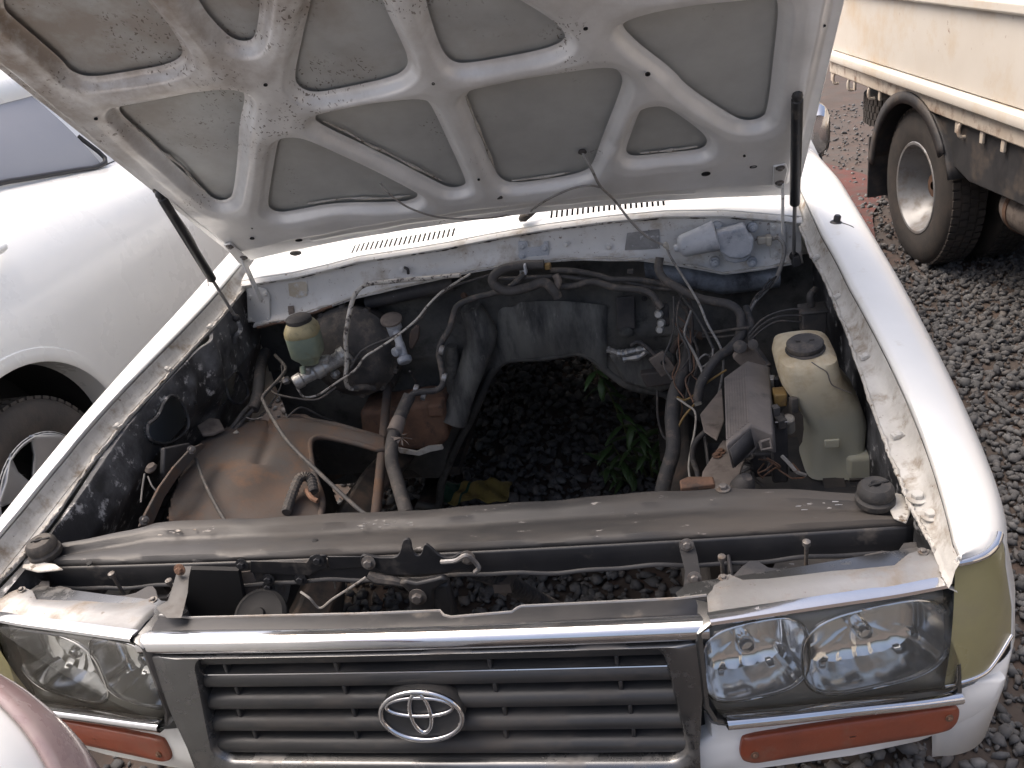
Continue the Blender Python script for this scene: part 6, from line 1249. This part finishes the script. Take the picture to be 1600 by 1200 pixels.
# ================================================================== corner of a third car, close by at the lower left
NC = thing('parked_hatchback', 'white car whose dull red tail lamp corner pokes in beside the left headlight', 'car', (-1.6, -.75, 0))
ZU = .03
SX = [(-3.2, -.32, 1.24, 0), (-2.2, -.30, 1.31, 0), (-1.2, -.30, 1.33, 0), (-.60, -.305, 1.335, 0), (-.36, -.315, 1.325, .0), (-.27, -.33, 1.305, .0), (-.205, -.355, 1.27, .0), (-.165, -.385, 1.225, .0), (-.14, -.42, 1.165, 0), (-.125, -.46, 1.08, 0), (-.12, -.50, .95, 0)]
def nsec(x, ys, zt):
    return [A((x, ys, .35)), A((x, ys+.012, .6)), A((x, ys+.012, .85)), A((x, ys+.004, zt-.20)), A((x, ys-.004, zt-.10)), A((x, ys-.018, zt-.045)), A((x, ys-.045, zt-.012)), A((x, ys-.085, zt)), A((x, ys-.16, zt+.004)), A((x, ys-.5, zt+.006)), A((x, ys-.9, zt-.02))]
Nd = crom([A(s) for s in SX], 6)
rows = [nsec(s[0], s[1], s[2]+ZU) for s in Nd]; rows = [crom(r, 4) for r in rows]
b = MB(); b.loft(rows); e = len(rows[0]); o_ = len(b.V)-e; b.F.append(tuple(o_+k for k in range(e))); NB = mk('body', b, mt['white'], NC, smooth=60)
lr = [r[17:25] for r in rows[26:]]; cen = sum(sum(r) for r in lr)/sum(len(r) for r in lr)
b = MB(); b.loft([[p+A((.004, .004, .003)) for p in r] for r in lr[:26]]); mk('tail_lamp', b, mt['lens2'], NC, smooth=60, solid=.006)
for xw in (-.75, -2.9):
    wheel(xw, -.42, .32, .32, .2, .2, (0., 1., 0.), NC, 'alloy')
b = MB(); b.loft([[(x, -.42, 1.32), (x, -.52, 1.36), (x, -.66, 1.58), (x, -1.2, 1.60)] for x in np.linspace(-2.6, -.75, 8)]); mk('glasshouse', b, mt['skyglass'], NC, smooth=60)

# ================================================================== small loose things under the bay
PLT = thing('leafy_weed', 'narrow-leaved green weed growing up through the gearbox opening', 'plant', tuple(Q(1012, 748, z=0)))
stems = [[Q(1012, 748, z=0), Q(985, 690, z=.30), Q(955, 620, z=.52), Q(928, 572, y=1.36)], [Q(1020, 748, z=0), Q(1010, 700, z=.26), Q(985, 655, z=.42)], [Q(1000, 752, z=0), Q(975, 722, z=.16), Q(955, 690, z=.30)], [Q(1030, 745, z=.0), Q(1032, 700, z=.22), Q(1030, 665, z=.33)], [Q(985, 755, z=0), Q(960, 738, z=.10), Q(945, 720, z=.18)]]
lf = MB(); L_ = 1.0
lrow = [[(s*w, y, h+abs(s)*-.04) for s in (-1, 0, 1)] for y, w, h in ((0, .01, 0), (.2, .10, .05), (.45, .13, .06), (.75, .08, .0), (1.0, .005, -.12))]
lf.loft([[A(p) for p in r] for r in lrow]); lme = mesh_of(lf, mt['leaf'], 60)
for st in stems:
    b = MB(); P_ = crom(st, 8); b.tube(P_, [.006, .004, .002], seg=6, n=0); sm = mk('stem', b, mt['stem'], PLT)
    for i in range(3, len(P_), 2):
        for s_ in (0, 1) if i > 4 else (0,):
            d = A((random.uniform(-1, 1), random.uniform(-1.2, .3), random.uniform(-.7, .25))); d /= np.linalg.norm(d); x_ = np.cross(d, A((0, 0, 1))); x_ /= np.linalg.norm(x_); z_ = np.cross(x_, d); s2 = random.uniform(.05, .10)
            inst('leaf', lme, sm, P_[i], Matrix(((x_[0], d[0], z_[0]), (x_[1], d[1], z_[1]), (x_[2], d[2], z_[2]))), (s2*1.1, s2, s2))
# crumpled packet on the gravel
b = MB(); U = np.linspace(0, 1, 26); V_ = np.linspace(0, 1, 12); c00, c10, c01, c11 = Q(664, 786, z=.035), Q(792, 782, z=.05), Q(690, 754, z=.05), Q(800, 749, z=.06)
b.loft([[(c00*(1-u)+c10*u)*(1-v)+(c01*(1-u)+c11*u)*v+A((0, 0, .014*math.sin(u*13+v*5)*math.sin(v*5+u*3)+.005*math.sin(u*31+v*4))) for u in U] for v in V_]); SCR = mk('card_packet', b, mt['card'], None, smooth=25, solid=.002)
tag(SCR, 'crumpled yellow and green card packet lying on the gravel under the bay', 'packet'); SCR.data.materials.append(mt['cardgreen'])
for i, p in enumerate(SCR.data.polygons):
    u = (i % 25)/25
    if u < .28 or .36 < u < .44: p.material_index = 1
# dark loose leaf litter and clods under the bay are part of the gravel
print('objects', len(bpy.data.objects), 'tris', sum(len(o.data.polygons) for o in bpy.data.objects if o.type == 'MESH'))
